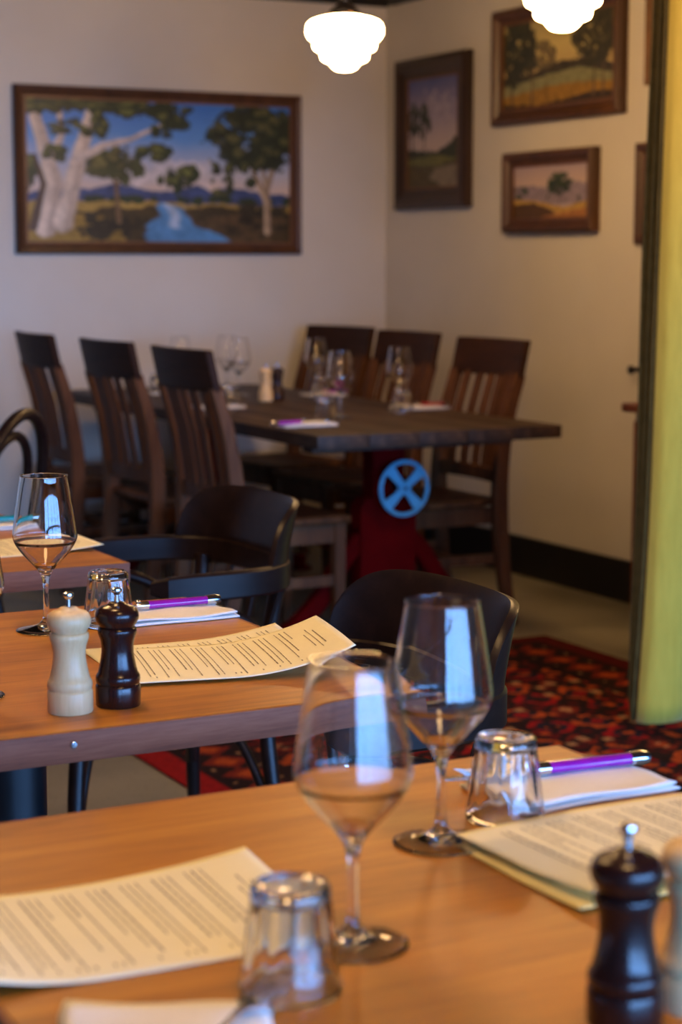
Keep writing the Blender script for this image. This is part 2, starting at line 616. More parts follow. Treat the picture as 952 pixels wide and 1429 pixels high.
# ------------------------------------------------------------------ pendant lamps
def make_lamp(loc, label, group):
    t = thing('pendant_lamp', label, 'lamp', loc, 0, group)      # loc = lowest point of the globe
    # stepped schoolhouse globe, 0.26 m across
    def arc(r0, z0, r1, z1, bulge, n=8):
        out = []
        for k in range(n + 1):
            s = k / n
            x = r0 + (r1 - r0) * s
            z = z0 + (z1 - z0) * s
            nx, nz = (z1 - z0), -(r1 - r0)
            l = math.hypot(nx, nz)
            h = bulge * math.sin(PI * s)
            out.append((max(x + nx / l * h, 1e-5), z + nz / l * h))
        return out
    prof = []
    prof += arc(0.0001, 0.0, 0.054, 0.027, 0.011)
    prof += arc(0.054, 0.027, 0.081, 0.063, 0.013)[0:]
    prof += arc(0.081, 0.063, 0.106, 0.100, 0.014)[0:]
    prof += [(0.116, 0.102), (0.125, 0.110), (0.131, 0.124), (0.1305, 0.142), (0.127, 0.154), (0.117, 0.164), (0.098, 0.172), (0.070, 0.179), (0.048, 0.183), (0.046, 0.190)]
    MB().lathe(prof, 48, caps=True).build('lamp_shade', M['lampglass'], t, sharp=30)
    f = MB().lathe([(0.052, 0.176), (0.055, 0.180), (0.054, 0.196), (0.046, 0.206), (0.030, 0.216), (0.018, 0.228), (0.018, 0.25)], 32).build('fitter', M['blackmetal'], t)
    for k in range(3):
        a = k * 2 * PI / 3 + 0.4
        MB().tube([(0.05 * math.cos(a), 0.05 * math.sin(a), 0.187), (0.062 * math.cos(a), 0.062 * math.sin(a), 0.187)], 0.004, 8).build('thumb_screw', M['gilt'], f)
    zc = ZC - loc[2]
    MB().tube([(0, 0, 0.248), (0, 0, zc - 0.02)], 0.011, 12).build('stem', M['blackmetal'], t)
    MB().lathe([(0.05, zc), (0.05, zc - 0.012), (0.03, zc - 0.03), (0.012, zc - 0.034)], 24).build('ceiling_rose', M['blackmetal'], t)
    return t
lampA = make_lamp((3.09, 5.877, 1.921), 'lit stepped opal glass pendant lamp hanging left, in front of the room corner', 'opal pendant lamps')
dup(lampA, (3.105, 4.586, 1.921), 0, 'lit opal glass pendant lamp at the top right, overlapping the misty paddock painting')
for x, y, lb in [(3.1, 3.295, 'lit opal glass pendant lamp in front of the yellow curtain, out of the picture'),
                 (0.85, 3.6, 'lit opal glass pendant lamp above the far left table, out of the picture'),
                 (0.75, 2.3, 'lit opal glass pendant lamp above the middle table, out of the picture'),
                 (0.75, 1.0, 'lit opal glass pendant lamp above the nearest table, out of the picture')]:
    dup(lampA, (x, y, 1.921), 0, lb)

# ------------------------------------------------------------------ paintings
class Canvas:
    def __init__(self, w, h, seed):
        self.w, self.h = w, h
        self.a = np.zeros((h, w, 3))
        yy, xx = np.mgrid[0:h, 0:w]
        self.x = (xx + 0.5) / w
        self.y = (yy + 0.5) / h            # 0 = top
        self.asp = w / h
        self.r = np.random.default_rng(seed)
        self.n1 = self.fractal(6)
        self.n2 = self.fractal(22)
        self.n3 = self.fractal(60)
    def fractal(self, cells):
        out = np.zeros((self.h, self.w))
        amp = 1.0
        for o in range(3):
            gw = max(2, int(cells * 2 ** o)); gh = max(2, int(cells * 2 ** o / self.asp))
            g = self.r.random((gh + 2, gw + 2))
            fx = self.x * gw; fy = self.y * gh
            ix = fx.astype(int); iy = fy.astype(int)
            tx = fx - ix; ty = fy - iy
            tx = tx * tx * (3 - 2 * tx); ty = ty * ty * (3 - 2 * ty)
            v = (g[iy, ix] * (1 - tx) + g[iy, ix + 1] * tx) * (1 - ty) + (g[iy + 1, ix] * (1 - tx) + g[iy + 1, ix + 1] * tx) * ty
            out += amp * (v - 0.5); amp *= 0.5
        return out
    def col(self, c):
        return np.array(lin(*c)[:3])
    def put(self, mask, c, alpha=1.0, var=0.35):
        m = np.clip(mask, 0, 1)[..., None] * alpha
        cc = self.col(c)[None, None, :] * (1 + var * (self.n3 + self.n2)[..., None])
        self.a = self.a * (1 - m) + np.clip(cc, 0, 1) * m
    def vgrad(self, stops):
        ys = [s[0] for s in stops]
        cs = np.array([self.col(s[1]) for s in stops])
        yv = self.y + 0.06 * self.n1
        for k in range(3):
            self.a[..., k] = np.interp(yv, ys, cs[:, k])
    def below(self, pts, c, soft=0.012, var=0.35, rough=0.03, to=2.0):
        xs, ys = zip(*pts)
        line = np.interp(self.x, xs, ys) + rough * self.n2
        m = np.clip((self.y - line) / soft, 0, 1) * (self.y < to)
        self.put(m, c, 1, var)
    def blob(self, cx_, cy_, rx, ry, c, rough=0.9, soft=0.25, alpha=1.0, var=0.5):
        d = np.hypot((self.x - cx_) / rx, (self.y - cy_) / ry)
        m = np.clip((1 - d + rough * (self.n2 + 0.6 * self.n3)) / soft, 0, 1)
        self.put(m, c, alpha, var)
    def foliage(self, cx_, cy_, rx, ry, n, dark, light, size=0.35):
        for k in range(n):
            a = self.r.random() * 2 * PI
            q = math.sqrt(self.r.random())
            x, y = cx_ + rx * q * math.cos(a), cy_ + ry * q * math.sin(a)
            s = size * (0.85 + 0.8 * self.r.random())
            self.blob(x, y, rx * s, ry * s * 0.9, dark, alpha=0.95)
            self.blob(x - rx * s * 0.25, y - ry * s * 0.3, rx * s * 0.55, ry * s * 0.45, light, alpha=0.7)
    def stroke(self, pts, w0, w1, c, hi=None, rough=0.25):
        n = len(pts)
        best = np.full((self.h, self.w), 9.0)
        side = np.zeros((self.h, self.w))
        ax = self.asp
        for i in range(n - 1):
            (x0, y0), (x1, y1) = pts[i], pts[i + 1]
            wa = w0 + (w1 - w0) * i / (n - 1); wb = w0 + (w1 - w0) * (i + 1) / (n - 1)
            dx, dy = (x1 - x0) * ax, y1 - y0
            L2 = dx * dx + dy * dy + 1e-9
            px, py = (self.x - x0) * ax, self.y - y0
            t = np.clip((px * dx + py * dy) / L2, 0, 1)
            ex, ey = px - t * dx, py - t * dy
            d = np.hypot(ex, ey) / (wa + (wb - wa) * t)
            upd = d < best
            best = np.where(upd, d, best)
            side = np.where(upd, ex, side)
        m = np.clip((1 - best + rough * self.n2) / 0.25, 0, 1)
        self.put(m, c, 1, 0.3)
        if hi:
            self.put(m * (side < 0), hi, 0.7, 0.3)

def painting_object(mt_frame, name, label, w, h, fw_, depth, canvas, loc, rz, slip=True):
    """flat painting, local frame: x = right along the wall, z up, front face towards -y, back at y = 0"""
    t = thing(name, label, 'painting', loc, rz)
    # frame: mitred moulding
    sec = [(0, 0), (0, -depth * 0.75), (fw_ * 0.25, -depth), (fw_ * 0.55, -depth * 0.9), (fw_ * 0.8, -depth * 0.55), (fw_, -depth * 0.5), (fw_, 0)]
    mb = MB()
    k = len(sec)
    cs = [(-w / 2, -h / 2, 1, 1), (w / 2, -h / 2, -1, 1), (w / 2, h / 2, -1, -1), (-w / 2, h / 2, 1, -1)]
    vs_ = []
    for x, z, sx, sz in cs:
        vs_ += [(x + sx * a, y, z + sz * a) for a, y in sec]
    fs = []
    for i in range(4):
        j = (i + 1) % 4
        for a in range(k):
            c = (a + 1) % k
            fs.append((i * k + a, i * k + c, j * k + c, j * k + a))
    mb.add(vs_, fs)
    mb.build('frame', mt_frame, t, sharp=20)
    iw, ih = w - 2 * fw_, h - 2 * fw_
    if slip:
        s = 0.008
        mb = MB()
        mb.box((0, -depth * 0.25, ih / 2 - s / 2), (iw, depth * 0.5, s))
        mb.box((0, -depth * 0.25, -ih / 2 + s / 2), (iw, depth * 0.5, s))
        mb.box((-iw / 2 + s / 2, -depth * 0.25, 0), (s, depth * 0.5, ih - 2 * s))
        mb.box((iw / 2 - s / 2, -depth * 0.25, 0), (s, depth * 0.5, ih - 2 * s))
        mb.build('gilt_slip', M['gilt'], t)
        iw -= 2 * s
        ih -= 2 * s
    H_, W_ = canvas.a.shape[:2]
    gx = np.linspace(-iw / 2, iw / 2, W_)
    gz = np.linspace(ih / 2, -ih / 2, H_)
    X, Z = np.meshgrid(gx, gz)
    V = np.stack([X, np.full_like(X, -depth * 0.3), Z], -1).reshape(-1, 3)
    idx = np.arange(H_ * W_).reshape(H_, W_)
    F = np.stack([idx[:-1, :-1], idx[1:, :-1], idx[1:, 1:], idx[:-1, 1:]], -1).reshape(-1, 4)
    canvas_mesh('canvas', V, F, canvas.a, M['oil'], t)
    return t

def canvas_mesh(name, V, F, colors, mt, parent=None, loc=(0, 0, 0)):
    me = bpy.data.meshes.new(name)
    me.from_pydata(V.tolist(), [], F.tolist())
    at = me.color_attributes.new('paint', 'FLOAT_COLOR', 'POINT')
    c4 = np.ones((len(V), 4), dtype=np.float32)
    c4[:, :3] = np.clip(colors.reshape(-1, 3), 0, 1)
    at.data.foreach_set('color', c4.ravel())
    me.materials.append(mt)
    o = bpy.data.objects.new(name, me)
    COL.objects.link(o)
    o.location = loc
    if parent is not None:
        o.parent = parent
    return o

# river gum landscape
c = Canvas(300, 172, 1)
c.vgrad([(0, (60, 120, 205)), (0.25, (95, 150, 215)), (0.5, (190, 190, 200)), (0.68, (226, 196, 170))])
c.blob(0.55, 0.5, 0.22, 0.10, (215, 205, 205), alpha=0.6)
c.below([(0, .66), (.12, .64), (.2, .62), (.3, .6), (.38, .575), (.46, .63), (.55, .62), (.63, .575), (.7, .62), (.8, .6), (.9, .63), (1, .64)], (62, 80, 125), to=0.80)
c.below([(0, .71), (.3, .70), (.6, .71), (1, .72)], (170, 142, 70))
for k in range(22):
    c.blob(0.2 + 0.8 * c.r.random(), 0.69 + 0.01 * c.r.random(), 0.02, 0.025, (44, 58, 34))
c.below([(0, .80), (.1, .79), (.4, .74), (.7, .74), (1, .78)], (70, 58, 30))
c.below([(0, .80), (.2, .80), (.33, .84), (.36, .95), (.3, 1.0), (.31, 2), (1, 2)], (150, 122, 52))
c.blob(0.32, 0.90, 0.12, 0.10, (44, 40, 24))
c.blob(0.85, 0.86, 0.22, 0.13, (48, 42, 26))
for k in range(40):
    c.blob(0.55 + 0.45 * c.r.random(), 0.8 + 0.2 * c.r.random(), 0.04, 0.03, (84, 66, 40), alpha=0.7)
# river
riv = np.interp(c.y, [.70, .76, .82, .88, .93, 1.0], [.49, .525, .54, .53, .56, .60])
rw = np.interp(c.y, [.715, .74, .80, .88, .95, 1.0], [.0, .05, .05, .10, .16, .17])
mr = np.clip((rw - np.abs(c.x - riv) + 0.02 * c.n2) / 0.015, 0, 1) * (c.y > .715)
c.put(mr, (84, 142, 196), 1, 0.25)
c.put(mr * np.clip(1 - np.abs(c.x - riv - 0.01) / 0.03, 0, 1) * (c.y < .9), (196, 208, 222), 0.8)
# mid tree
c.stroke([(.335, .86), (.325, .6), (.30, .45)], 0.02, 0.012, (120, 96, 66))
c.stroke([(.325, .62), (.36, .45)], 0.014, 0.008, (120, 96, 66))
c.foliage(.32, .45, .09, .13, 26, (64, 70, 40), (116, 108, 62))
# right tree
for p in ([(.91, .92), (.905, .6), (.88, .35)], [(.905, .62), (.94, .4), (.96, .3)], [(.91, .7), (.86, .5), (.83, .35)]):
    c.stroke(p, 0.028, 0.012, (150, 128, 104), (196, 172, 140))
c.foliage(.88, .22, .16, .22, 48, (38, 46, 28), (92, 92, 54), 0.3)
c.foliage(.73, .55, .045, .11, 12, (44, 52, 30), (98, 98, 52))
c.foliage(.83, .50, .04, .07, 8, (44, 52, 30), (98, 98, 52))
# white gum trunks
c.stroke([(.07, .9), (.10, .60), (.06, .30), (.02, .02)], 0.075, 0.035, (186, 168, 152), (222, 206, 190))
c.stroke([(.13, .88), (.17, .55), (.21, .28), (.25, .02)], 0.070, 0.040, (196, 178, 162), (232, 216, 200))
c.stroke([(.19, .42), (.28, .32), (.38, .27), (.5, .16)], 0.035, 0.014, (200, 184, 172), (228, 214, 204))
c.stroke([(.08, .45), (.13, .25), (.12, .02)], 0.030, 0.020, (196, 178, 164), (226, 210, 196))
c.stroke([(.02, .9), (.06, .6), (.03, .4)], 0.03, 0.016, (88, 70, 56))
for x, y, rx, ry, n in [(.10, .03, .10, .06, 12), (.3, .02, .14, .06, 16), (.54, .08, .06, .10, 14), (.49, .22, .04, .06, 8), (.15, .19, .05, .05, 9), (.28, .18, .03, .08, 8), (.47, .37, .05, .06, 10), (.55, .55, .03, .08, 8), (.60, .50, .025, .07, 7), (.10, .38, .03, .05, 7), (.42, .05, .08, .05, 10), (.0, .5, .03, .2, 8), (.22, .2, .03, .04, 6), (.50, .54, .015, .05, 4)]:
    c.foliage(x, y, rx, ry, n, (42, 52, 26), (108, 112, 56), 0.5)
painting_object(M['frame'], 'landscape_painting', 'wide framed river landscape painting with white gum trees on the back wall', 1.312, 0.690, 0.045, 0.035, c, (3.155, YB - 0.001, 1.652), 0)

def right_wall(Y, z):
    return (XR - 0.001, Y, z)
RW = R(-90)
# narrow upright painting
c = Canvas(96, 130, 2)
c.vgrad([(0, (84, 92, 150)), (0.3, (150, 140, 168)), (0.6, (196, 176, 170))])
c.blob(0.55, 0.3, 0.35, 0.15, (170, 156, 170), alpha=0.6)
c.below([(0, .64), (.4, .66), (.6, .67), (.75, .63), (1, .52)], (46, 54, 40))
c.below([(0, .72), (.5, .70), (1, .74)], (110, 108, 56))
c.below([(0, .78), (.5, .79), (1, .76)], (78, 70, 44))
c.below([(0, 1.0), (.4, .92), (.55, .82), (1, .80)], (134, 122, 104))
c.below([(0, .80), (.3, .85), (.7, 1.0), (1, 1.2)], (84, 72, 40))
c.stroke([(.08, .74), (.10, .4)], 0.012, 0.007, (60, 52, 40))
c.stroke([(.33, .64), (.32, .4)], 0.010, 0.006, (60, 52, 40))
c.foliage(.12, .38, .14, .13, 18, (36, 46, 34), (66, 72, 48))
c.foliage(.33, .42, .09, .17, 18, (36, 46, 34), (66, 72, 48))
painting_object(M['framedark'], 'upright_painting', 'narrow upright framed landscape painting beside the room corner', 0.615, 0.647, 0.085, 0.045, c, right_wall(7.235, 1.827), RW)
# small painting
c = Canvas(120, 66, 3)
c.vgrad([(0, (178, 158, 170)), (0.35, (206, 180, 170)), (0.6, (190, 170, 176))])
c.below([(0, .36), (.3, .38), (.5, .42), (.8, .32), (1, .36)], (150, 134, 150), to=.75)
c.below([(0, .62), (.3, .66), (.5, .74), (.7, .80), (1, .68)], (196, 156, 76))
c.below([(0, .72), (.3, .70), (.55, .86), (.4, .95), (1, 1.3)], (88, 62, 32))
c.below([(0, 1.2), (.45, .95), (1, .82)], (176, 118, 60))
c.stroke([(.62, .76), (.62, .4)], 0.012, 0.008, (74, 66, 50))
c.foliage(.62, .36, .11, .15, 20, (44, 58, 44), (80, 88, 52), 0.45)
c.foliage(.10, .50, .08, .10, 10, (58, 70, 62), (76, 88, 66))
c.foliage(.47, .54, .03, .09, 6, (58, 70, 56), (76, 88, 60))
c.foliage(.87, .62, .03, .08, 6, (50, 62, 44), (76, 88, 60))
c.foliage(1.0, .5, .03, .2, 6, (44, 52, 38), (66, 72, 48))
painting_object(M['frame'], 'small_painting', 'small framed painting of one tree and lavender hills, lowest on the right wall', 0.635, 0.318, 0.050, 0.045, c, right_wall(6.325, 1.548), RW)
# paddock painting
c = Canvas(150, 84, 4)
c.vgrad([(0, (176, 160, 110)), (0.3, (206, 186, 120)), (0.55, (190, 164, 110))])
c.below([(0, .62), (.3, .60), (.45, .50), (.6, .52), (.75, .50), (1, .62)], (66, 60, 48))
c.below([(0, .72), (.4, .64), (.7, .60), (1, .72)], (136, 134, 96))
c.below([(0, .84), (.5, .76), (1, .80)], (150, 112, 40))
c.below([(0, .93), (.3, .98), (.55, .95), (.8, .88), (1, .90)], (52, 40, 26))
for x in (.08, .27, .82, .9):
    c.stroke([(x, .95), (x + .01, .5)], 0.02, 0.012, (90, 74, 56))
c.foliage(.38, .42, .09, .14, 16, (110, 96, 68), (132, 116, 78))
c.foliage(.12, .30, .15, .34, 44, (48, 50, 38), (70, 70, 46), 0.3)
c.foliage(.86, .25, .18, .30, 46, (58, 56, 42), (86, 80, 54), 0.3)
painting_object(M['frame'], 'paddock_painting', 'largest framed painting on the right wall, misty green paddock, partly behind a lamp', 0.885, 0.455, 0.055, 0.045, c, right_wall(6.29, 2.047), RW)
c = Canvas(40, 40, 5)
c.vgrad([(0, (150, 150, 150)), (0.6, (170, 150, 110)), (1, (80, 70, 40))])
painting_object(M['frame'], 'framed_picture', 'brown picture frame mostly hidden behind the curtain, below eye level edge', 0.42, 0.366, 0.05, 0.04, c, right_wall(5.54, 1.520), RW)
painting_object(M['gilt'], 'framed_picture', 'pale gilt picture frame sliver high up at the curtain edge', 0.40, 0.42, 0.03, 0.03, c, right_wall(5.515, 1.965 + 0.15), RW)

# small wall knob
k = MB().lathe([(0.014, 0), (0.014, 0.006), (0.008, 0.01), (0.008, 0.03), (0.016, 0.036), (0.016, 0.048), (0.006, 0.054)], 20)
ko = k.build('wall_hook', M['blackmetal'], None, (XR, 5.735, 0.88))
ko.rotation_euler = (0, R(-90), 0)
tag(ko, 'small black knob on the right wall just left of the curtain', 'hook')

# ------------------------------------------------------------------ cabinet behind curtain
t = thing('cabinet', 'reddish wooden cabinet against the right wall, mostly hidden behind the curtain', 'cabinet', (4.055, 4.92, 0))
MB().box((0, 0, 0.40), (0.33, 0.70, 0.74)).build('body', M['sideboard'], t, bevel=0.004)
MB().box((-0.01, 0, 0.785), (0.39, 0.76, 0.03)).build('top', M['sideboard'], t, bevel=0.006)
MB().box((0.005, 0, 0.015), (0.30, 0.66, 0.03)).build('plinth', M['sideboard'], t)
for s in (-1, 1):
    d = MB().box((-0.172, s * 0.172, 0.41), (0.018, 0.335, 0.66)).build('door', M['sideboard'], t, bevel=0.003)
    MB().lathe([(0.006, 0), (0.006, 0.015), (0.012, 0.02), (0.012, 0.028), (0.004, 0.032)], 16).build('knob', M['blackmetal'], d).matrix_local = Matrix.Translation((-0.181, s * 0.03, 0.45)) @ Matrix.Rotation(R(-90), 4, 'Y')

# ------------------------------------------------------------------ curtain
def make_curtain():
    t = thing('curtain', 'full length olive yellow curtain hanging in folds at the right edge', 'curtain', (3.62, 4.2, 0))
    nz = 44
    zt, zb = ZC - 0.03, 0.03
    def edge_x(s):            # the leading edge kicks out towards the hem
        return 3.145 - 0.055 * s ** 1.3 - 0.040 * max(0.0, s - 0.72) ** 1.6 * 4
    # plan curve of the face: broad soft folds from the leading edge to the right wall
    ctrl = [(0.0, 4.135), (0.016, 4.110), (0.052, 4.096), (0.100, 4.094), (0.150, 4.115), (0.180, 4.17), (0.21, 4.225), (0.26, 4.235), (0.30, 4.19),
            (0.33, 4.13), (0.38, 4.10), (0.44, 4.12), (0.47, 4.19), (0.51, 4.24), (0.57, 4.21), (0.61, 4.13), (0.67, 4.10), (0.73, 4.14), (0.77, 4.21), (0.83, 4.23), (0.89, 4.17), (0.94, 4.12), (1.00, 4.14), (1.045, 4.20)]
    def cloth(name, mt, cp, ys):
        V, F = [], []
        nu = len(cp) - 1
        for j in range(nz + 1):
            s = j / nz
            z = zt + (zb - zt) * s
            for i in range(nu + 1):
                V.append(ys(cp[i], i / nu, s) + (z,))
        for j in range(nz):
            for i in range(nu):
                a = j * (nu + 1) + i
                F.append((a, a + 1, a + nu + 2, a + nu + 1))
        mb = MB()
        mb.add([(x - 3.62, y - 4.2, z) for x, y, z in V], F)
        o = mb.build(name, mt, t, sharp=80)
        md = o.modifiers.new('cloth_thickness', 'SOLIDIFY')
        md.thickness = 0.003
    def face(p, u, s):
        ex = edge_x(s)
        x = ex + p.x * (4.185 - ex) / 1.045
        return (x, 4.16 + (p.y - 4.16) * (0.85 + 0.25 * s) + 0.005 * math.sin(4 * s + 14 * u))
    cloth('face_cloth', M['curtain'], spline([(x, y, 0) for x, y in ctrl], 10), face)
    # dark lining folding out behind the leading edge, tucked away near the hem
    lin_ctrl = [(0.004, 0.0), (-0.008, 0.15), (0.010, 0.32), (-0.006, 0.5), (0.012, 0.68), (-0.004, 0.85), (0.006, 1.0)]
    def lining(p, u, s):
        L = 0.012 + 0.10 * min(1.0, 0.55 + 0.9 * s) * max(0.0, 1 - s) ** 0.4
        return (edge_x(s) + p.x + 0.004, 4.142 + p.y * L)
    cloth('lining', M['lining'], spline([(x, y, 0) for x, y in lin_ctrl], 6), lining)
    return t
make_curtain()
rod = thing('curtain_track', 'dark curtain track on the ceiling above the yellow curtain', 'curtain rail', (3.64, 4.2, ZC))
MB().box((0, 0, -0.012), (1.2, 0.03, 0.024)).build('track', M['blackmetal'], rod, bevel=0.003)

# ------------------------------------------------------------------ rug
def make_rug():
    x0, x1, y0, y1 = 1.768, 3.60, 2.55, 5.37
    nx, ny = 190, 290
    gx = np.linspace(x0, x1, nx)
    gy = np.linspace(y0, y1, ny)
    X, Y = np.meshgrid(gx, gy)
    dx = np.minimum(X - x0, x1 - X)
    dy = np.minimum(Y - y0, y1 - Y)
    d = np.minimum(dx, dy)
    pal = dict(red=(140, 20, 18), dark=(36, 20, 18), navy=(30, 26, 34), orange=(158, 66, 24), cream=(160, 118, 78), maroon=(84, 18, 16), rust=(112, 34, 20))
    pal = {k: np.array(lin(*v)[:3]) for k, v in pal.items()}
    C_ = np.zeros((ny, nx, 3)) + pal['maroon']
    # field: rows of stepped diamonds
    cw = 0.15
    u = (X - x0 - 0.3) / cw
    v = (Y - y0 - 0.3) / cw
    fu = np.abs(u - np.floor(u) - 0.5) * 2
    fv = np.abs(v - np.floor(v) - 0.5) * 2
    st = 7
    dd = np.floor(fu * st) / st + np.floor(fv * st) / st
    par = (np.floor(u) + np.floor(v)) % 3
    for p, cols in ((0, ('dark', 'orange', 'navy', 'red')), (1, ('maroon', 'dark', 'rust', 'cream')), (2, ('dark', 'red', 'navy', 'orange'))):
        mk = par == p
        C_[mk & (dd > 1.0)] = pal[cols[0]]
        C_[mk & (dd <= 1.0)] = pal[cols[1]]
        C_[mk & (dd <= 0.62)] = pal[cols[2]]
        C_[mk & (dd <= 0.26)] = pal[cols[3]]
    # scattered small motifs
    su, sv = np.floor((X - x0) / 0.03), np.floor((Y - y0) / 0.03)
    h = np.abs(np.sin(su * 12.9898 + sv * 78.233) * 43758.5453) % 1
    C_[(h > 0.93)] = pal['orange']
    C_[(h < 0.25)] = pal['dark']
    C_[(h > 0.975)] = pal['cream']
    # borders
    a_long = np.where(dx < dy, Y, X)
    tri = np.abs((a_long / 0.13) % 1 - 0.5) * 2
    b1 = (d < 0.30) & (d >= 0.25)
    C_[b1] = pal['dark']
    b2 = (d < 0.25) & (d >= 0.11)
    C_[b2] = pal['dark']
    C_[b2 & (np.abs(d - 0.18) / 0.07 < 1 - tri)] = pal['rust']
    C_[b2 & (np.abs(d - 0.18) / 0.07 < 0.55 - tri)] = pal['orange']
    C_[b2 & (np.abs(d - 0.18) / 0.07 > 1.25 - 0.4 * tri) & (tri > 0.8)] = pal['cream']
    C_[(d < 0.11) & (d >= 0.085)] = pal['dark']
    C_[(d < 0.085)] = pal['maroon']
    C_[(X - x0 < 0.085)] = pal['red']
    C_ *= (0.8 + 0.4 * rng.random((ny, nx)))[..., None]
    Z = 0.006 + 0.0012 * rng.random((ny, nx))
    V = np.stack([X, Y, Z], -1).reshape(-1, 3)
    idx = np.arange(ny * nx).reshape(ny, nx)
    F = np.stack([idx[:-1, :-1], idx[:-1, 1:], idx[1:, 1:], idx[1:, :-1]], -1).reshape(-1, 4)
    # skirt down to the floor
    ring = np.concatenate([idx[0, :], idx[1:, -1], idx[-1, -2::-1], idx[-2:0:-1, 0]])
    base = V[ring].copy()
    base[:, 2] = 0.0005
    o0 = len(V)
    V2 = np.concatenate([V, base])
    cc = np.concatenate([C_.reshape(-1, 3), C_.reshape(-1, 3)[ring]])
    n = len(ring)
    sk = [(int(ring[i]), int(o0 + i), int(o0 + (i + 1) % n), int(ring[(i + 1) % n])) for i in range(n)]
    F2 = np.concatenate([F, np.array(sk)])
    o = canvas_mesh('rug', V2, F2, cc, M['rug'])
    tag(o, 'red patterned kilim rug with dark and orange motifs on the concrete floor', 'rug')
make_rug()

# ------------------------------------------------------------------ small restaurant tables
TZ = 0.75
TT = 0.036
def make_table(x0, x1, y0, y1, label):
    cx_, cy_ = (x0 + x1) / 2, (y0 + y1) / 2
    t = thing('cafe_table', label, 'table', (cx_, cy_, 0), 0, 'orange wood cafe tables')
    w_, d_ = x1 - x0, y1 - y0
    MB().box((0, 0, TZ - TT / 2), (w_ - 0.012, d_ - 0.012, TT)).build('tabletop', M['table'], t, bevel=0.001)
    for sy in (-1, 1):
        MB().box((0, sy * (d_ / 2 - 0.003), TZ - TT / 2 - 0.0005), (w_, 0.006, TT), bev=0.0015).build('edge_band', M['table_edge'], t)
    for sx in (-1, 1):
        MB().box((sx * (w_ / 2 - 0.003), 0, TZ - TT / 2 - 0.0005), (0.006, d_ - 0.012, TT), bev=0.0015).build('edge_band', M['table_edge'], t)
    MB().box((0, 0, TZ - TT - 0.004), (0.36, 0.36, 0.008)).build('top_plate', M['blackmetal'], t)
    MB().tube([(0, 0, 0.03), (0, 0, TZ - TT - 0.008)], 0.043, 28).build('pedestal', M['blackmetal'], t)
    MB().lathe([(0.25, 0.0), (0.25, 0.012), (0.24, 0.018), (0.08, 0.030), (0.055, 0.045)], 40).build('base_plate', M['blackmetal'], t)
    return t
tf = make_table(0.384, 1.168, 0.955, 1.711, 'nearest orange wood table with two wine glasses and two tumblers')
tm = make_table(0.35, 1.168, 2.012, 2.764, 'middle orange wood table with pepper and salt mills on it')
MB().lathe([(0.0001, 0.0035), (0.0035, 0.003), (0.005, 0.0)], 14).build('screw', M['steel'], tm).matrix_local = Matrix.Translation((-0.049, -0.376, TZ - 0.015)) @ Matrix.Rotation(R(90), 4, 'X')
tb = make_table(0.43, 1.215, 3.127, 3.88, 'far left orange wood table corner with a menu behind the tall wine glass')

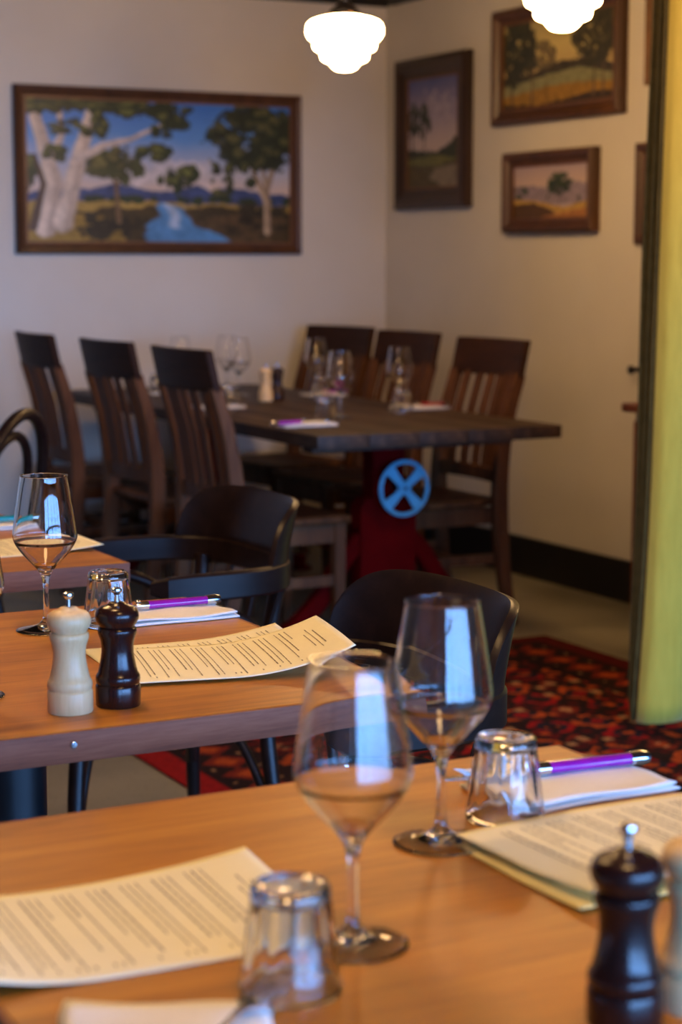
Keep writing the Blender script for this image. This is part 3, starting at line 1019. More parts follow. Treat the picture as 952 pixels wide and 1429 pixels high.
# ------------------------------------------------------------------ long dark table with crank base
lt = thing('long_table', 'long dark plank dining table on a red iron base with blue wheel', 'table', (3.06, 6.32, 0))
LX0, LX1, LY0, LY1 = -0.447, 0.447, -1.175, 1.175
pw_ = (LX1 - LX0) / 5
for i in range(5):
    x = LX0 + pw_ * (i + 0.5)
    MB().box((0, 0, 0), (pw_ - 0.003, LY1 - LY0 - (0.0 if i % 2 else 0.004), 0.042), bev=0.003).build('plank', M['darkplank'], lt, (x, 0, TZ - 0.021 - 0.0008 * (i % 2)))
for y in (-0.95, 0.0, 0.95):
    MB().box((0, y, TZ - 0.042 - 0.016), (0.74, 0.07, 0.03)).build('batten', M['darkplank'], lt, bevel=0.002)
def pedestal(y, wheel):
    s = -1 if wheel else 1
    p = MB().prism([(-0.105, 0.10), (0.105, 0.10), (0.105, 0.47), (0.085, 0.50), (-0.085, 0.50), (-0.105, 0.47)], y - 0.04, y + 0.04, 'y').build('post', M['redpaint'], lt, bevel=0.006)
    MB().box((0, y, 0.595), (0.12, 0.08, 0.20)).build('riser', M['redpaint'], lt, bevel=0.005)
    MB().box((0, y, 0.690), (0.5, 0.10, 0.02)).build('head_plate', M['redpaint'], lt, bevel=0.003)
    for sx in (-1, 1):
        path = spline([(sx * 0.09, y, 0.36), (sx * 0.15, y, 0.30), (sx * 0.23, y, 0.18), (sx * 0.32, y, 0.09), (sx * 0.40, y, 0.045), (sx * 0.45, y, 0.03)], 6)
        MB().sweep(path, rect(0.05, 0.06, 0.008), up=(0, 0, 1)).build('foot', M['redpaint'], lt)
        MB().box((sx * 0.44, y, 0.008), (0.07, 0.06, 0.016)).build('foot_pad', M['redpaint'], lt, bevel=0.003)
    MB().box((0, y, 0.12), (0.24, 0.09, 0.06)).build('crosspiece', M['redpaint'], lt, bevel=0.006)
    if wheel:
        yc = y - 0.105
        c = (0.02, 0.535)
        ring = [(c[0] + 0.088 * math.cos(a), yc, c[1] + 0.088 * math.sin(a)) for a in np.linspace(0, 2 * PI, 49)[:-1]]
        w = MB().tube(ring, 0.0075, 10, closed=True).build('hand_wheel', M['bluepaint'], lt)
        for k in range(4):
            a = R(41) + k * PI / 2
            ca, sa = math.cos(a), math.sin(a)
            poly = []
            for r_, hw in ((0.0, 0.016), (0.03, 0.012), (0.086, 0.019)):
                poly.append((r_, hw))
            pts = [(r_, hw) for r_, hw in poly] + [(r_, -hw) for r_, hw in reversed(poly)]
            MB().prism([(c[0] + r_ * ca - h_ * sa, c[1] + r_ * sa + h_ * ca) for r_, h_ in pts], yc - 0.004, yc + 0.004, 'y').build('spoke', M['bluepaint'], w)
        MB().tube([(c[0], yc - 0.009, c[1]), (c[0], yc + 0.012, c[1])], 0.017, 20).build('hub', M['bluepaint'], w)
        MB().tube([(c[0], yc - 0.012, c[1]), (c[0], yc - 0.008, c[1])], 0.006, 12).build('hub_bolt', M['blackmetal'], w)
        MB().tube([(c[0], yc + 0.01, c[1]), (c[0], y, c[1])], 0.011, 14).build('shaft', M['blackmetal'], lt)
pedestal(5.54 - 6.32, True)
pedestal(7.05 - 6.32, False)
MB().box((0, 0, 0.30), (0.06, 1.40, 0.05)).build('tie_bar', M['redpaint'], lt, bevel=0.004)

# ------------------------------------------------------------------ tall slat-back chairs (local: faces +x, seat centre at origin)
def make_tall_chair(loc, rz, label, group):
    t = thing('dining_chair', label, 'chair', loc, rz, group)
    Wd = 0.46
    prof = [(-0.055, 0.0), (-0.03, 0.12), (-0.008, 0.28), (0.0, 0.44), (-0.006, 0.58), (-0.032, 0.74), (-0.076, 0.89), (-0.100, 1.003)]
    ox = -0.19
    def bx(z):
        zs = [p[1] for p in prof]
        xs = [p[0] for p in prof]
        return ox + float(np.interp(z, zs, xs))
    sm = spline([(ox + x, 0, z) for x, z in prof], 5)
    for s in (-1, 1):
        y = s * (Wd / 2 - 0.02)
        pts = [(p[0], y, p[2]) for p in sm if p[2] < 0.865] + [(bx(0.885), y, 0.885)]
        sc_ = [(1.0, (0.75 + 0.35 * math.exp(-((p[2] - 0.42) / 0.25) ** 2))) for p in pts]
        MB().sweep(pts, rect(0.036, 0.052, 0.004), up=(1, 0, 0), scales=sc_).build('rear_leg', M['chairwood'], t)
    def curved(z0, z1, thick, bow, n=14, wd=Wd, top_arch=0.0):
        vs_, fs = [], []
        for i in range(n + 1):
            q = i / n * 2 - 1
            y = q * wd / 2
            dxb = -bow * (1 - q * q)
            zt = z1 - top_arch * (q * q)
            for (z, dt) in ((z0, 0), (z0, -thick), (zt, -thick), (zt, 0)):
                vs_.append((bx(min(z, 1.0)) + 0.014 + dxb + dt, y, z))
        for i in range(n):
            for a in range(4):
                b_ = (a + 1) % 4
                fs.append((i * 4 + a, i * 4 + b_, (i + 1) * 4 + b_, (i + 1) * 4 + a))
        fs.append((0, 1, 2, 3))
        fs.append((n * 4 + 3, n * 4 + 2, n * 4 + 1, n * 4))
        return MB().add(vs_, fs)
    curved(0.872, 1.003, 0.028, 0.03).build('top_rail', M['chairdark'], t, bevel=0.006)
    curved(0.505, 0.555, 0.022, 0.02, wd=Wd - 0.075).build('lower_rail', M['chairwood'], t, bevel=0.003)
    for k in range(5):
        q = (k - 2) / 2 * 0.74
        pts = []
        for z in np.linspace(0.545, 0.885, 10):
            pts.append((bx(z) + 0.001 - 0.024 * (1 - q * q), q * (Wd / 2 - 0.038), z))
        MB().sweep(pts, rect(0.044, 0.012, 0.002), up=(1, 0, 0)).build('slat', M['chairwood'], t)
    # seat: slightly dished board
    n = 10
    vs_, fs = [], []
    for i in range(n + 1):
        for j in range(n + 1):
            u, v = i / n, j / n
            hw = (Wd / 2 - 0.045) + (0.045) * min(1, u * 4) if u < 0.25 else Wd / 2
            x = ox + 0.0 + u * 0.40
            y = (v * 2 - 1) * hw
            z = 0.455 - 0.012 * math.exp(-((u - 0.5) ** 2 + (v - 0.5) ** 2) * 9)
            vs_.append((x, y, z))
    for i in range(n):
        for j in range(n):
            a = i * (n + 1) + j
            fs.append((a, a + n + 1, a + n + 2, a + 1))
    mb = MB().add(vs_, fs)
    so = mb.build('seat', M['chairwood'], t)
    md = so.modifiers.new('thick', 'SOLIDIFY')
    md.thickness = 0.024
    md.offset = -1
    for s in (-1, 1):
        y = s * (Wd / 2 - 0.035)
        MB().sweep([(0.18, y, 0.435), (0.18, y, 0.2), (0.18, y, 0.0)], rect(0.042, 0.042, 0.003), up=(1, 0, 0), scales=[1, 0.9, 0.75]).build('front_leg', M['chairwood'], t)
        MB().box((0.0, y, 0.395), (0.32, 0.02, 0.06)).build('side_apron', M['chairwood'], t)
        MB().box((-0.005, y, 0.24), (0.34, 0.018, 0.034)).build('side_stretcher', M['chairwood'], t)
    MB().box((0.18, 0, 0.395), (0.022, Wd - 0.11, 0.06)).build('front_apron', M['chairwood'], t)
    MB().box((-0.02, 0, 0.24), (0.03, Wd - 0.09, 0.03)).build('cross_stretcher', M['chairwood'], t)
    return t
GC = 'tall slat back dining chairs around the long dark table'
ch = make_tall_chair((2.68, 5.68, 0), 0, 'tall slat back wooden chair nearest on the left side of the long table', GC)
dup(ch, (2.682, 6.37, 0), R(1.5), 'tall slat back wooden chair in the middle of the left row at the long table')
dup(ch, (2.676, 7.12, 0), R(-2), 'tall slat back wooden chair farthest back at left, next to the hooped chair')
dup(ch, (3.376, 5.825, 0), R(180), 'tall slat back chair at right end of the long table, against the cream wall')
dup(ch, (3.445, 6.55, 0), R(181), 'tall slat back chair in the middle of the right row, behind the single wine glass')
dup(ch, (3.49, 7.17, 0), R(189), 'tall slat back chair in the room corner at the far end of the right row')

# ------------------------------------------------------------------ bentwood armchairs (local: faces +x)
def make_armchair(loc, rz, label, group):
    t = thing('bentwood_armchair', label, 'chair', loc, rz, group)
    hw = 0.262
    # plan curve of the arm rail, from right arm tip round the back to the left arm tip
    plan = []
    def pt(s):
        # s in -1..1 ; superelliptic U
        a = s * PI / 2
        ex = 0.62
        x = -0.26 + 0.255 * (1 - abs(math.cos(a)) ** ex)
        y = hw * math.copysign(abs(math.sin(a)) ** ex, s)
        return x, y
    S = np.linspace(-1, 1, 61)
    arms = [(0.055, -hw + 0.03), (0.035, -hw + 0.012)]
    pl = [pt(s) for s in S]
    full = [(0.07, -hw + 0.035), (0.045, -hw + 0.01)] + pl + [(0.045, hw - 0.01), (0.07, hw - 0.035)]
    n = len(full)
    # flat band rail
    sc_ = [1.0] * n
    sc_[0] = sc_[-1] = (0.7, 0.45)
    sc_[1] = sc_[-2] = (0.9, 0.85)
    MB().sweep([(x, y, 0.665) for x, y in full], rect(0.020, 0.054, 0.005), up=(0, 0, 1), scales=sc_).build('arm_rail', M['blackwood'], t, sharp=30)
    # tall back panel rising from the rail
    vs_, fs = [], []
    S2 = np.linspace(-0.66, 0.66, 41)
    m_ = 9
    for s in S2:
        x, y = pt(s)
        q = abs(s) / 0.66
        top = 0.692 + 0.112 * (max(0.0, 1 - q ** 5)) ** 0.55
        for k in range(m_):
            f = k / (m_ - 1)
            z = 0.690 + (top - 0.690) * f
            lean = -0.035 * ((z - 0.69) / 0.11) ** 1.3
            nx, ny = x + 0.02, y
            vs_.append((x + lean * (1 - 0.6 * q), y, z))
    for i in range(len(S2) - 1):
        for k in range(m_ - 1):
            a = i * m_ + k
            fs.append((a, a + 1, a + m_ + 1, a + m_))
    p = MB().add(vs_, fs).build('backrest', M['blackwood'], t, sharp=60)
    md = p.modifiers.new('ply', 'SOLIDIFY')
    md.thickness = 0.012
    md.offset = 0
    md2 = p.modifiers.new('bev', 'BEVEL')
    md2.width = 0.003
    md2.segments = 2
    md2.limit_method = 'ANGLE'
    md2.angle_limit = R(50)
    # seat
    def rr(th):
        return 0.235
    seat = [(0.0001, 0.452), (0.15, 0.452), (0.205, 0.458), (0.228, 0.456), (0.236, 0.445), (0.234, 0.425), (0.222, 0.412), (0.0001, 0.412)]
    MB().lathe(seat, 40, (0.0, 0, 0)).build('seat', M['blackwood'], t)
    # legs
    for sx, sy in ((1, 1), (1, -1), (-1, 1), (-1, -1)):
        if sx > 0:
            path = spline([(0.19, sy * 0.155, 0.43), (0.215, sy * 0.19, 0.25), (0.235, sy * 0.235, 0.0)], 8)
        else:
            path = spline([(-0.215, sy * 0.185, 0.655), (-0.19, sy * 0.175, 0.45), (-0.195, sy * 0.205, 0.22), (-0.215, sy * 0.24, 0.0)], 8)
        k = len(path)
        MB().tube(path, [0.016 + 0.002 * math.sin(PI * i / (k - 1)) - 0.003 * (i / (k - 1)) for i in range(k)], 14).build('leg', M['blackwood'], t)
    # bent arm supports: from under the arm tip back and down to the seat rail
    for sy in (-1, 1):
        path = spline([(0.045, sy * 0.238, 0.628), (0.0, sy * 0.240, 0.622), (-0.08, sy * 0.238, 0.606), (-0.145, sy * 0.230, 0.565), (-0.165, sy * 0.215, 0.50), (-0.16, sy * 0.19, 0.43)], 7)
        sup = MB().tube(path, 0.0125, 12).build('arm_support', M['blackwood'], t)
        MB().tube([(0.045, sy * 0.238, 0.628), (0.052, sy * 0.238, 0.629)], 0.0135, 12).build('end_cap', M['steel'], sup)
        # curved brace between front and rear leg
        path = spline([(0.205, sy * 0.172, 0.20), (0.16, sy * 0.12, 0.33), (0.09, sy * 0.06, 0.40)], 6)
        MB().tube(path, 0.010, 10).build('brace', M['blackwood'], t)
        path = spline([(-0.19, sy * 0.198, 0.20), (-0.15, sy * 0.13, 0.33), (-0.09, sy * 0.06, 0.40)], 6)
        MB().tube(path, 0.010, 10).build('brace', M['blackwood'], t)
    # spindles under the back
    for k in range(7):
        s = (k - 3) / 3 * 0.52
        x, y = pt(s)
        MB().tube([(x * 0.80, y * 0.75, 0.44), (x, y, 0.645)], 0.0045, 8).build('spindle', M['blackwood'], t)
    return t
GA = 'dark bentwood armchairs'
ac = make_armchair((1.40, 3.54, 0), R(180), 'dark bentwood armchair beyond the purple knife, its arm above the middle table', GA)
dup(ac, (1.174, 2.39, 0), R(180), 'dark bentwood armchair with rounded back seen through the central wine glass')

# hooped cafe chair at the left edge
def make_hoop_chair(loc, rz, label):
    t = thing('hoop_back_chair', label, 'chair', loc, rz)
    def hoop(w, ztop, zb, xb, lean, r_, name):
        pts = []
        for a in np.linspace(0, PI, 25):
            y = -w * math.cos(a)
            z = ztop - w * 1.0 + w * 1.0 * math.sin(a)
            pts.append((y, z))
        pts = [(-w * 0.80, zb), (-w * 0.93, (zb + ztop) / 2 - 0.05)] + pts + [(w * 0.93, (zb + ztop) / 2 - 0.05), (w * 0.80, zb)]
        path = spline([(xb - lean * (z - zb), y, z) for y, z in pts], 3)
        MB().tube(path, r_, 14).build(name, M['blackwood'], t)
    hoop(0.205, 0.90, 0.44, -0.19, 0.22, 0.0155, 'back_hoop')
    hoop(0.155, 0.845, 0.455, -0.175, 0.22, 0.0125, 'inner_hoop')
    seat = [(0.0001, 0.455), (0.16, 0.455), (0.195, 0.462), (0.208, 0.455), (0.210, 0.44), (0.205, 0.425), (0.0001, 0.42)]
    MB().lathe(seat, 40).build('seat', M['blackwood'], t)
    for sx, sy in ((1, 1), (1, -1), (-1, 1), (-1, -1)):
        MB().tube(spline([(sx * 0.14, sy * 0.14, 0.43), (sx * 0.175, sy * 0.165, 0.2), (sx * 0.205, sy * 0.185, 0.0)], 6), 0.015, 12).build('leg', M['blackwood'], t)
    ring = [(0.155 * math.cos(a), 0.155 * math.sin(a), 0.27) for a in np.linspace(0, 2 * PI, 41)[:-1]]
    MB().tube(ring, 0.009, 8, closed=True).build('leg_ring', M['blackwood'], t)
    return t
make_hoop_chair((1.275, 4.75, 0), R(140), 'black bentwood chair with a double hoop back at the left edge')

# ------------------------------------------------------------------ glassware
def glass_parts(t):
    # outer bowl, height 0.226; thin walled
    outer = [(0.0075, 0.083), (0.012, 0.090), (0.022, 0.1005), (0.0335, 0.1135), (0.0420, 0.1255), (0.0458, 0.1345), (0.0464, 0.1400), (0.0455, 0.148), (0.0425, 0.170), (0.0385, 0.196), (0.0345, 0.220), (0.0340, 0.2255)]
    th = 0.0011
    sp = [(p.x, p.z) for p in spline([(r_, 0, z) for r_, z in outer], 4)]
    inner = [(max(r_ - th, 0.0001), z + (th * 1.6 if z < 0.13 else 0.0)) for r_, z in sp if z > 0.0835]
    prof = sp + [(0.0335, 0.2261)] + inner[::-1] + [(0.0001, 0.0855)]
    MB().lathe(prof, 64, caps=False).build('bowl', M['solidglass'], t, sharp=70)
    stem = [(0.0001, 0.0), (0.0418, 0.0003), (0.0435, 0.0011), (0.0432, 0.0022), (0.032, 0.0048), (0.016, 0.0085), (0.008, 0.0140), (0.0050, 0.022), (0.0041, 0.045), (0.0043, 0.066), (0.0058, 0.077), (0.0080, 0.0835), (0.0001, 0.0836)]
    sp = [(max(p.x, 0.0001), max(p.z, 0.0)) for p in spline([(r_, 0, z) for r_, z in stem[1:-1]], 4)]
    ft = [q for q in sp if q[0] > 0.0079 and q[1] < 0.013]
    stm = [q for q in sp if not (q[0] > 0.0079 and q[1] < 0.013)]
    stm = stm + [(0.0115, 0.0892), (0.0175, 0.0960), (0.0172, 0.0972), (0.0120, 0.0935), (0.0060, 0.0915)]
    ring = [(0.0341 * math.cos(a), 0.0341 * math.sin(a), 0.2258) for a in np.linspace(0, 2 * PI, 49)[:-1]]
    MB().tube(ring, 0.0008, 6, closed=True).build('rim', M['rimglass'], t)
    MB().lathe([(0.0001, 0.0042), (0.012, 0.0038), (0.026, 0.0026), (0.036, 0.0012), (0.040, 0.0004)] + sp[:-1] + stm[-5:] + [(0.0001, 0.0908)], 40, caps=False).build('stem_and_foot', M['solidglass'], t, sharp=60)
def make_glass(loc, label, group=None):
    t = thing('wine_glass', label, 'wine glass', loc, 0, group)
    glass_parts(t)
    return t
def make_tumbler(loc, label, rz=0, group=None):
    """upside down tumbler: mouth on the table, thick base on top"""
    t = thing('water_tumbler', label, 'tumbler', loc, rz, group)
    Hh = 0.081
    nf = 10
    def mod(th, z):
        if z < 0.016:
            return 1.0
        k = min(1.0, (z - 0.016) / 0.02) * min(1.0, max(0.0, (Hh - 0.004 - z) / 0.01) + 0.3)
        a = (th * nf / (2 * PI)) % 1 - 0.5
        return 1.0 - 0.07 * k * (0.25 - a * a) * 4
    outer = [(0.0370, 0.0), (0.0376, 0.004), (0.0372, 0.012), (0.0362, 0.018), (0.0345, 0.034), (0.0320, 0.056), (0.0298, 0.074), (0.0288, 0.080)]
    inner = [(0.0262, 0.074), (0.0285, 0.056), (0.0315, 0.034), (0.0335, 0.018), (0.0348, 0.010), (0.0354, 0.001)]
    K, KZ = 1.02, 0.90
    sc = lambda P: [(r_ * K if r_ > 0.001 else r_, z * KZ) for r_, z in P]
    # one fluted shell: outer face with ten flutes, smooth inner face, closed at the mouth
    prof_o, prof_i = sc(outer), sc(inner)
    seg = 80
    mw = MB()
    mw.lathe(prof_o, seg, mod=mod, caps=False)
    mw.lathe(prof_i, seg, caps=False)
    no = len(prof_o) * seg
    ni = no + (len(prof_i) - 1) * seg
    for a in range(seg):
        d = (a + 1) % seg
        mw.f.append((a, ni + a, ni + d, d))                                   # mouth
        mw.f.append(((len(prof_o) - 1) * seg + a, (len(prof_o) - 1) * seg + d, no + d, no + a))   # up to the base
    mw.build('wall', M['solidglass'], t, sharp=70)
    base = [(0.0001, 0.0762), (0.0262, 0.0762), (0.0290, 0.0775), (0.0292, 0.081), (0.0284, 0.0865), (0.0268, 0.0895), (0.0248, 0.0900), (0.0225, 0.0885), (0.018, 0.0865), (0.0001, 0.0858)]
    MB().lathe(sc(base), 60, caps=False, mod=lambda th, z: 1.0 + (0.012 * math.cos(th * 20) if 0.069 < z < 0.079 else 0)).build('base', M['solidglass'], t, sharp=70)
    return t

wg = make_glass((0.672, 1.264, TZ), 'wine glass in front centre on the nearest table, beside the left menu')
dup(wg, (0.867, 1.459, TZ), 0, 'wine glass second from front, beside the dual menu sheets on the nearest table')
dup(wg, (0.879, 2.596, TZ), 0, 'tall wine glass on the middle table behind the pale wooden mill')
dup(wg, (0.655, 2.235, TZ), 0, 'wine glass cut by the left picture edge on the middle table')
tu = make_tumbler((0.589, 1.204, TZ), 'upturned water tumbler in front of the left menu, nearest the viewer')
dup(tu, (0.962, 1.499, TZ), 0.2, 'upturned water tumbler standing by the purple knife on the nearest table')
dup(tu, (0.972, 2.590, TZ), 0.1, 'upturned water tumbler behind the dark mill on the middle table')
FAR_G = [((2.985, 7.10), 'wine glass on the long table half hidden behind the nearest left chair rail'),
         ((3.139, 6.866), 'wine glass just left of the small mills on the long table, front of a pair'),
         ((3.205, 7.13), 'wine glass just left of the small mills on the long table, back of a pair'),
         ((3.408, 6.725), 'wine glass on the long table before the corner chair'),
         ((2.995, 5.728), 'wine glass on the long table beside the tumbler with blue reflection'),
         ((3.325, 5.908), 'lone wine glass on the long table nearest the right row of chairs')]
for (x, y), lb in FAR_G:
    dup(wg, (x, y, TZ), 0, lb)
FAR_T = [((2.873, 7.06), 'upturned tumbler on the long table far left, showing left of the nearest chair'),
         ((2.863, 6.338), 'upturned tumbler on the long table left of the small mills'),
         ((3.365, 6.60), 'upturned tumbler at the right side of the long table by the corner chair'),
         ((2.86, 5.571), 'upturned tumbler at the near left corner of the long table by the purple knife'),
         ((3.289, 5.820), 'upturned tumbler on the long table in front of the lone wine glass')]
for (x, y), lb in FAR_T:
    dup(tu, (x, y, TZ), 0.3 * x, lb)

# ------------------------------------------------------------------ mills
def make_mill(loc, label, mt, name):
    t = thing(name, label, 'mill', loc)
    body = [(0.0001, 0.0), (0.0262, 0.0), (0.0270, 0.0015), (0.0272, 0.012), (0.0270, 0.0245), (0.0262, 0.0262), (0.0252, 0.0272), (0.0260, 0.0286), (0.0268, 0.032), (0.0266, 0.0362), (0.0252, 0.0388),
            (0.0240, 0.0405), (0.0222, 0.048), (0.0202, 0.058), (0.0192, 0.066), (0.0192, 0.073), (0.0203, 0.080), (0.0222, 0.0855), (0.0232, 0.0885), (0.0234, 0.0915), (0.0226, 0.0945), (0.0218, 0.0952), (0.0001, 0.0952)]
    MB().lathe(body, 48, caps=False).build('body', mt, t, sharp=35)
    head = [(0.0001, 0.0954), (0.0205, 0.0954), (0.0212, 0.0975), (0.0236, 0.1010), (0.0256, 0.1050), (0.0262, 0.1090), (0.0256, 0.1135), (0.0236, 0.1175), (0.0200, 0.1202), (0.0150, 0.1218), (0.0115, 0.1232), (0.0098, 0.1252), (0.0060, 0.1262), (0.0001, 0.1264)]
    MB().lathe(head, 48, caps=False).build('head', mt, t, sharp=35)
    knob = [(0.0001, 0.1255), (0.0032, 0.1258), (0.0030, 0.1345), (0.0042, 0.1360), (0.0062, 0.1380), (0.0066, 0.1400), (0.0058, 0.1424), (0.0030, 0.1436), (0.0001, 0.1438)]
    MB().lathe(knob, 24, caps=False).build('knob', M['steel'], t, sharp=35)
    return t
ml = make_mill((0.741, 2.108, TZ), 'pale wooden mill with steel knob on the middle table', M['palewood'], 'salt_mill')
md_ = make_mill((0.803, 2.112, TZ), 'dark brown pepper mill on the middle table, right of the pale mill', M['espresso'], 'pepper_mill')
dup(md_, (0.770, 1.042, TZ), 0, 'large dark pepper mill at the bottom right of the nearest table')
dup(ml, (0.832, 1.042, TZ), 0, 'pale mill cut by the right picture edge, beside the large dark mill')
dup(ml, (3.099, 6.537, TZ), 0, 'small looking pale mill on the long dark table')
dup(md_, (3.170, 6.584, TZ), 0, 'small looking dark pepper mill on the long dark table')

# ------------------------------------------------------------------ napkins, cutlery
def make_napkin(loc, rz, L, Wd, label, group=None, seed=0):
    r_ = random.Random(seed)
    t = thing('napkin', label, 'napkin', loc, rz, group)
    for k in range(2):
        n, m_ = 16, 10
        vs_, fs = [], []
        l2, w2 = L * (1 - 0.03 * k), Wd * (1 - 0.04 * k)
        for i in range(n + 1):
            for j in range(m_ + 1):
                u, v = i / n - 0.5, j / m_ - 0.5
                z = 0.0042 * k + 0.0022 + 0.0016 * math.sin(7 * u + seed + k) * math.sin(5 * v + 1 + seed) * k + (0.0012 * (4 * v * v) * k)
                vs_.append((u * l2 + 0.003 * math.sin(9 * v + seed), v * w2 + 0.002 * math.sin(8 * u + seed), z))
        for i in range(n):
            for j in range(m_):
                a = i * (m_ + 1) + j
                fs.append((a, a + m_ + 1, a + m_ + 2, a + 1))
        o = MB().add(vs_, fs).build('fold', M['napkin'], t)
        md = o.modifiers.new('thick', 'SOLIDIFY')
        md.thickness = 0.002
        md.offset = 0.5
    return t

def make_knife(loc, rz, mt, label, tilt=0.0):
    """steak knife: handle end at +x, blade to -x, lying flat, origin at the bolster"""
    t = thing('table_knife', label, 'knife', loc, rz)
    path = [(x, 0.0015 * math.sin(x * 30), 0.007) for x in np.linspace(0.012, 0.110, 12)]
    sc_ = [(1.0 + 0.25 * math.sin(PI * i / 11 * 0.9 + 0.4), 1.0) for i in range(12)]
    sect = [(0.0075 * math.cos(a), 0.0062 * math.sin(a)) for a in np.linspace(0, 2 * PI, 13)[:-1]]
    MB().sweep(path, sect, up=(0, 0, 1), scales=sc_).build('handle', mt, t, sharp=60)
    b1 = MB().sweep([(-0.006, 0, 0.007), (0.0, 0, 0.007), (0.013, 0, 0.007)], sect, up=(0, 0, 1), scales=[0.72, 1.0, 1.12]).build('bolster', M['steel'], t, sharp=60)
    MB().lathe([(0.0001, 0.0), (0.004, 0.0005), (0.0045, 0.002), (0.003, 0.004), (0.0001, 0.0045)], 14).build('bee', M['steel'], b1).location = (-0.003, 0, 0.0125)
    MB().sweep([(0.109, 0, 0.007), (0.123, 0, 0.007), (0.131, 0, 0.0068)], sect, up=(0, 0, 1), scales=[1.15, 1.3, 1.0]).build('pommel', M['steel'], t, sharp=60)
    poly = [(-0.004, -0.006), (-0.03, -0.0085), (-0.075, -0.008), (-0.105, -0.002), (-0.112, 0.003), (-0.09, 0.0055), (-0.03, 0.006), (-0.004, 0.0055)]
    MB().prism(poly, 0.0062, 0.0078, 'z').build('blade', M['steel'], t, sharp=20)
    return t

def make_fork(loc, rz, label):
    t = thing('table_fork', label, 'fork', loc, rz)
    hp = spline([(-0.12, 0, 0.003), (-0.08, 0, 0.0045), (-0.02, 0, 0.006), (0.01, 0, 0.009), (0.03, 0, 0.008)], 5)
    n = len(hp)
    MB().sweep(hp, rect(0.013, 0.003, 0.0008), up=(0, 0, 1), scales=[(1.2 - 0.85 * math.sin(PI * min(1, i / (n - 1) * 0.75)), 1) for i in range(n)]).build('handle', M['steel'], t, sharp=60)
    MB().prism([(0.028, -0.004), (0.036, -0.0115), (0.046, -0.0122), (0.046, 0.0122), (0.036, 0.0115), (0.028, 0.004)], 0.0065, 0.0085, 'z').build('neck', M['steel'], t, sharp=30)
    for k in range(4):
        y = (k - 1.5) * 0.0068
        MB().sweep([(0.044, y, 0.0075), (0.06, y, 0.0060), (0.078, y, 0.0066), (0.090, y, 0.0095)], rect(0.0036, 0.0022, 0.0006), up=(0, 0, 1), scales=[1, 1, 0.9, 0.5]).build('tine', M['steel'], t, sharp=60)
    return t

make_napkin((0.466, 1.152, TZ), R(-28), 0.15, 0.12, 'white folded napkin under the fork at the bottom left', seed=1)
make_fork((0.508, 1.135, TZ + 0.0085), R(40), 'silver fork on the bottom left napkin, tines by the nearest tumbler')
make_napkin((1.075, 1.555, TZ), R(2), 0.19, 0.12, 'white folded napkin under the purple knife on the nearest table', seed=2)
make_knife((1.055, 1.585, TZ + 0.0085), R(-5), M['purple'], 'purple handled steak knife on the right napkin of the nearest table')
make_fork((1.065, 1.603, TZ + 0.0085), R(177), 'silver fork on the right napkin beyond the purple knife, tines pointing left')
make_napkin((1.075, 2.612, TZ), R(0), 0.19, 0.115, 'white folded napkin under the purple knife on the middle table', seed=3)
make_knife((1.040, 2.640, TZ + 0.0085), R(0), M['purple'], 'purple handled steak knife on the middle table beyond the mills')
make_napkin((1.115, 3.675, TZ), R(0), 0.19, 0.12, 'white folded napkin under the teal knife at the left edge', seed=4)
make_knife((1.10, 3.675, TZ + 0.0085), R(0), M['teal'], 'teal handled steak knife at the left picture edge')
FN = [((2.745, 5.50), 60, 0.19, 'purple', 'near left corner of the long table under the purple knife'),
      ((2.80, 6.31), 0, 0.17, None, 'left of the mills on the long table under a tumbler'),
      ((3.43, 5.94), 0, 0.19, 'redacrylic', 'right side of the long table before the nearest right chair'),
      ((3.43, 6.70), 0, 0.16, None, 'right side of the long table before the middle right chair')]
for i, ((x, y), rz, L, kn, lb) in enumerate(FN):
    make_napkin((x, y, TZ), R(rz if rz == 0 else 0), L, 0.11, 'white napkin at the ' + lb, seed=5 + i)
make_knife((2.735, 5.49, TZ + 0.0085), R(195), M['purple'], 'purple handled steak knife at the near left corner of the long table')
make_knife((3.425, 5.955, TZ + 0.0085), R(0), M['redacrylic'], 'red handled steak knife on the right side of the long table')
make_knife((3.43, 6.72, TZ + 0.0085), R(0), M['purple'], 'steak knife on the far right napkin of the long table')

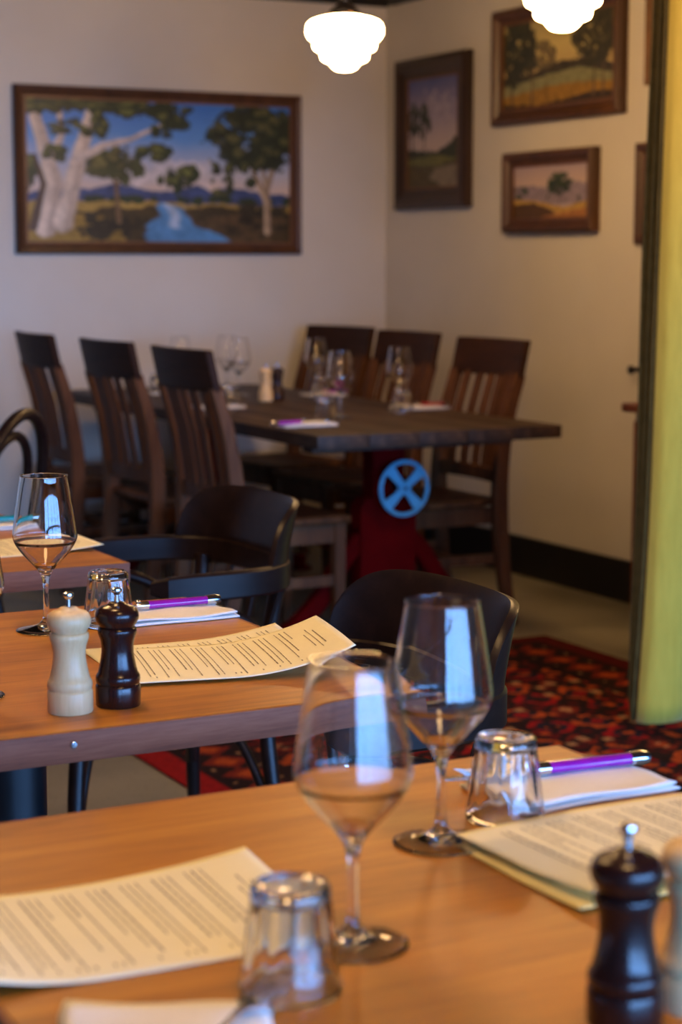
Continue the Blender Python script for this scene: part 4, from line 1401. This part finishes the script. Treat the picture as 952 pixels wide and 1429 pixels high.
# ------------------------------------------------------------------ menus
def sheet(name, mt, L, Wd, zf, parent, text=False, seed=0, header=True, loc=(0, 0, 0), rz=0.0):
    """paper L along x, Wd along y, zf(u, v) height with u, v in -0.5..0.5"""
    n, m_ = 34, 22
    vs_, fs = [], []
    for i in range(n + 1):
        for j in range(m_ + 1):
            u, v = i / n - 0.5, j / m_ - 0.5
            vs_.append((u * L, v * Wd, zf(u, v)))
    for i in range(n):
        for j in range(m_):
            a = i * (m_ + 1) + j
            fs.append((a, a + m_ + 1, a + m_ + 2, a + 1))
    o = MB().add(vs_, fs).build(name, mt, parent, loc, rz)
    md = o.modifiers.new('thick', 'SOLIDIFY')
    md.thickness = 0.0004
    md.offset = 0
    if text:
        r_ = random.Random(seed)
        mb = MB()
        # lines run along y; the page top is at +x
        x = L / 2 - 0.022
        k = 0
        row = 0
        def word(x0, y0, wl, hh):
            q = []
            for (xx, yy) in ((x0, y0), (x0, y0 - wl), (x0 - hh, y0 - wl), (x0 - hh, y0)):
                q.append((xx, yy, zf(xx / L, yy / Wd) + 0.0007))
            mb.add(q, [(0, 1, 2, 3)])
        while x > -L / 2 + 0.03:
            if header and row < 3:
                ln = [0.075, 0.11, 0.06][row]
                y = ln / 2
                end = -ln / 2
            else:
                ln = Wd - 0.045 - (r_.random() * 0.06 if row % 3 else r_.random() * 0.02)
                y = Wd / 2 - 0.022
                end = y - ln
                if r_.random() < 0.12:
                    end = y - 0.05
            while y > end:
                wl = 0.004 + r_.random() * 0.011
                word(x, y, wl, 0.0012 if row % 4 else 0.0016)
                y -= wl + 0.0018
            if not (header and row < 3) and r_.random() < 0.5:
                word(x, -Wd / 2 + 0.026, 0.006, 0.0015)
            row += 1
            x -= 0.0070 if row % 3 else 0.0150
        tx = mb.build('printed_text', M['ink'], o)
        tx['kind'] = 'stuff'
    return o

def make_menu(loc, rz, label, build):
    t = thing('menu', label, 'menu', loc, rz)
    build(t)
    return t
# left menu on the nearest table: back right corner curls up
def zf1(u, v):
    return 0.0012 + 0.009 * max(0, u + 0.1) ** 2 / 0.36 * max(0, v + 0.6) / 1.1 * 1.6 + 0.016 * max(0, -u - 0.15) ** 2 / 0.12
make_menu((0.527, 1.388, TZ), R(-3), 'cream printed menu sheet at the lower left of the nearest table',
          lambda t: sheet('menu_sheet', M['paper'], 0.300, 0.215, zf1, t, True, 1))
# right double menu on the nearest table
def zf2(u, v):
    return 0.0085 + 0.006 * max(0, -v) ** 2 * 4 + 0.004 * math.cos(u * 3)
def zf2b(u, v):
    return 0.0012 + 0.004 * max(0, -v) ** 2 * 4
def bm2(t):
    sheet('under_sheet', M['paper_under'], 0.297, 0.210, zf2b, t, False, 2, loc=(-0.012, -0.012, 0), rz=R(-3))
    sheet('menu_sheet', M['paper'], 0.297, 0.210, zf2, t, True, 3)
make_menu((1.030, 1.352, TZ), R(2), 'pair of cream menu sheets at the right of the nearest table, behind the dark mill', bm2)
# middle table menu, two sheets, right end lifting
def zf3(u, v):
    return 0.006 + 0.034 * max(0, u + 0.05) ** 2 / 0.3 + 0.0012 * math.cos(v * 4)
def zf3b(u, v):
    return 0.0012 + 0.016 * max(0, u) ** 2 * 4 * (0.5 + max(0, v)) 
def bm3(t):
    sheet('under_sheet', M['paper'], 0.285, 0.215, zf3b, t, True, 5, header=False, loc=(-0.02, 0.055, 0), rz=R(8))
    sheet('menu_sheet', M['paper'], 0.297, 0.215, zf3, t, True, 4)
make_menu((1.013, 2.262, TZ), R(-13), 'pair of cream menu sheets curling up on the middle table beside the mills', bm3)
def zf4(u, v):
    return 0.0015 + 0.014 * max(0, u + 0.1) ** 2 * 2
make_menu((1.075, 3.385, TZ), R(0), 'cream menu sheet behind the tall wine glass on the far left table',
          lambda t: sheet('menu_sheet', M['paper'], 0.297, 0.210, zf4, t, True, 6))
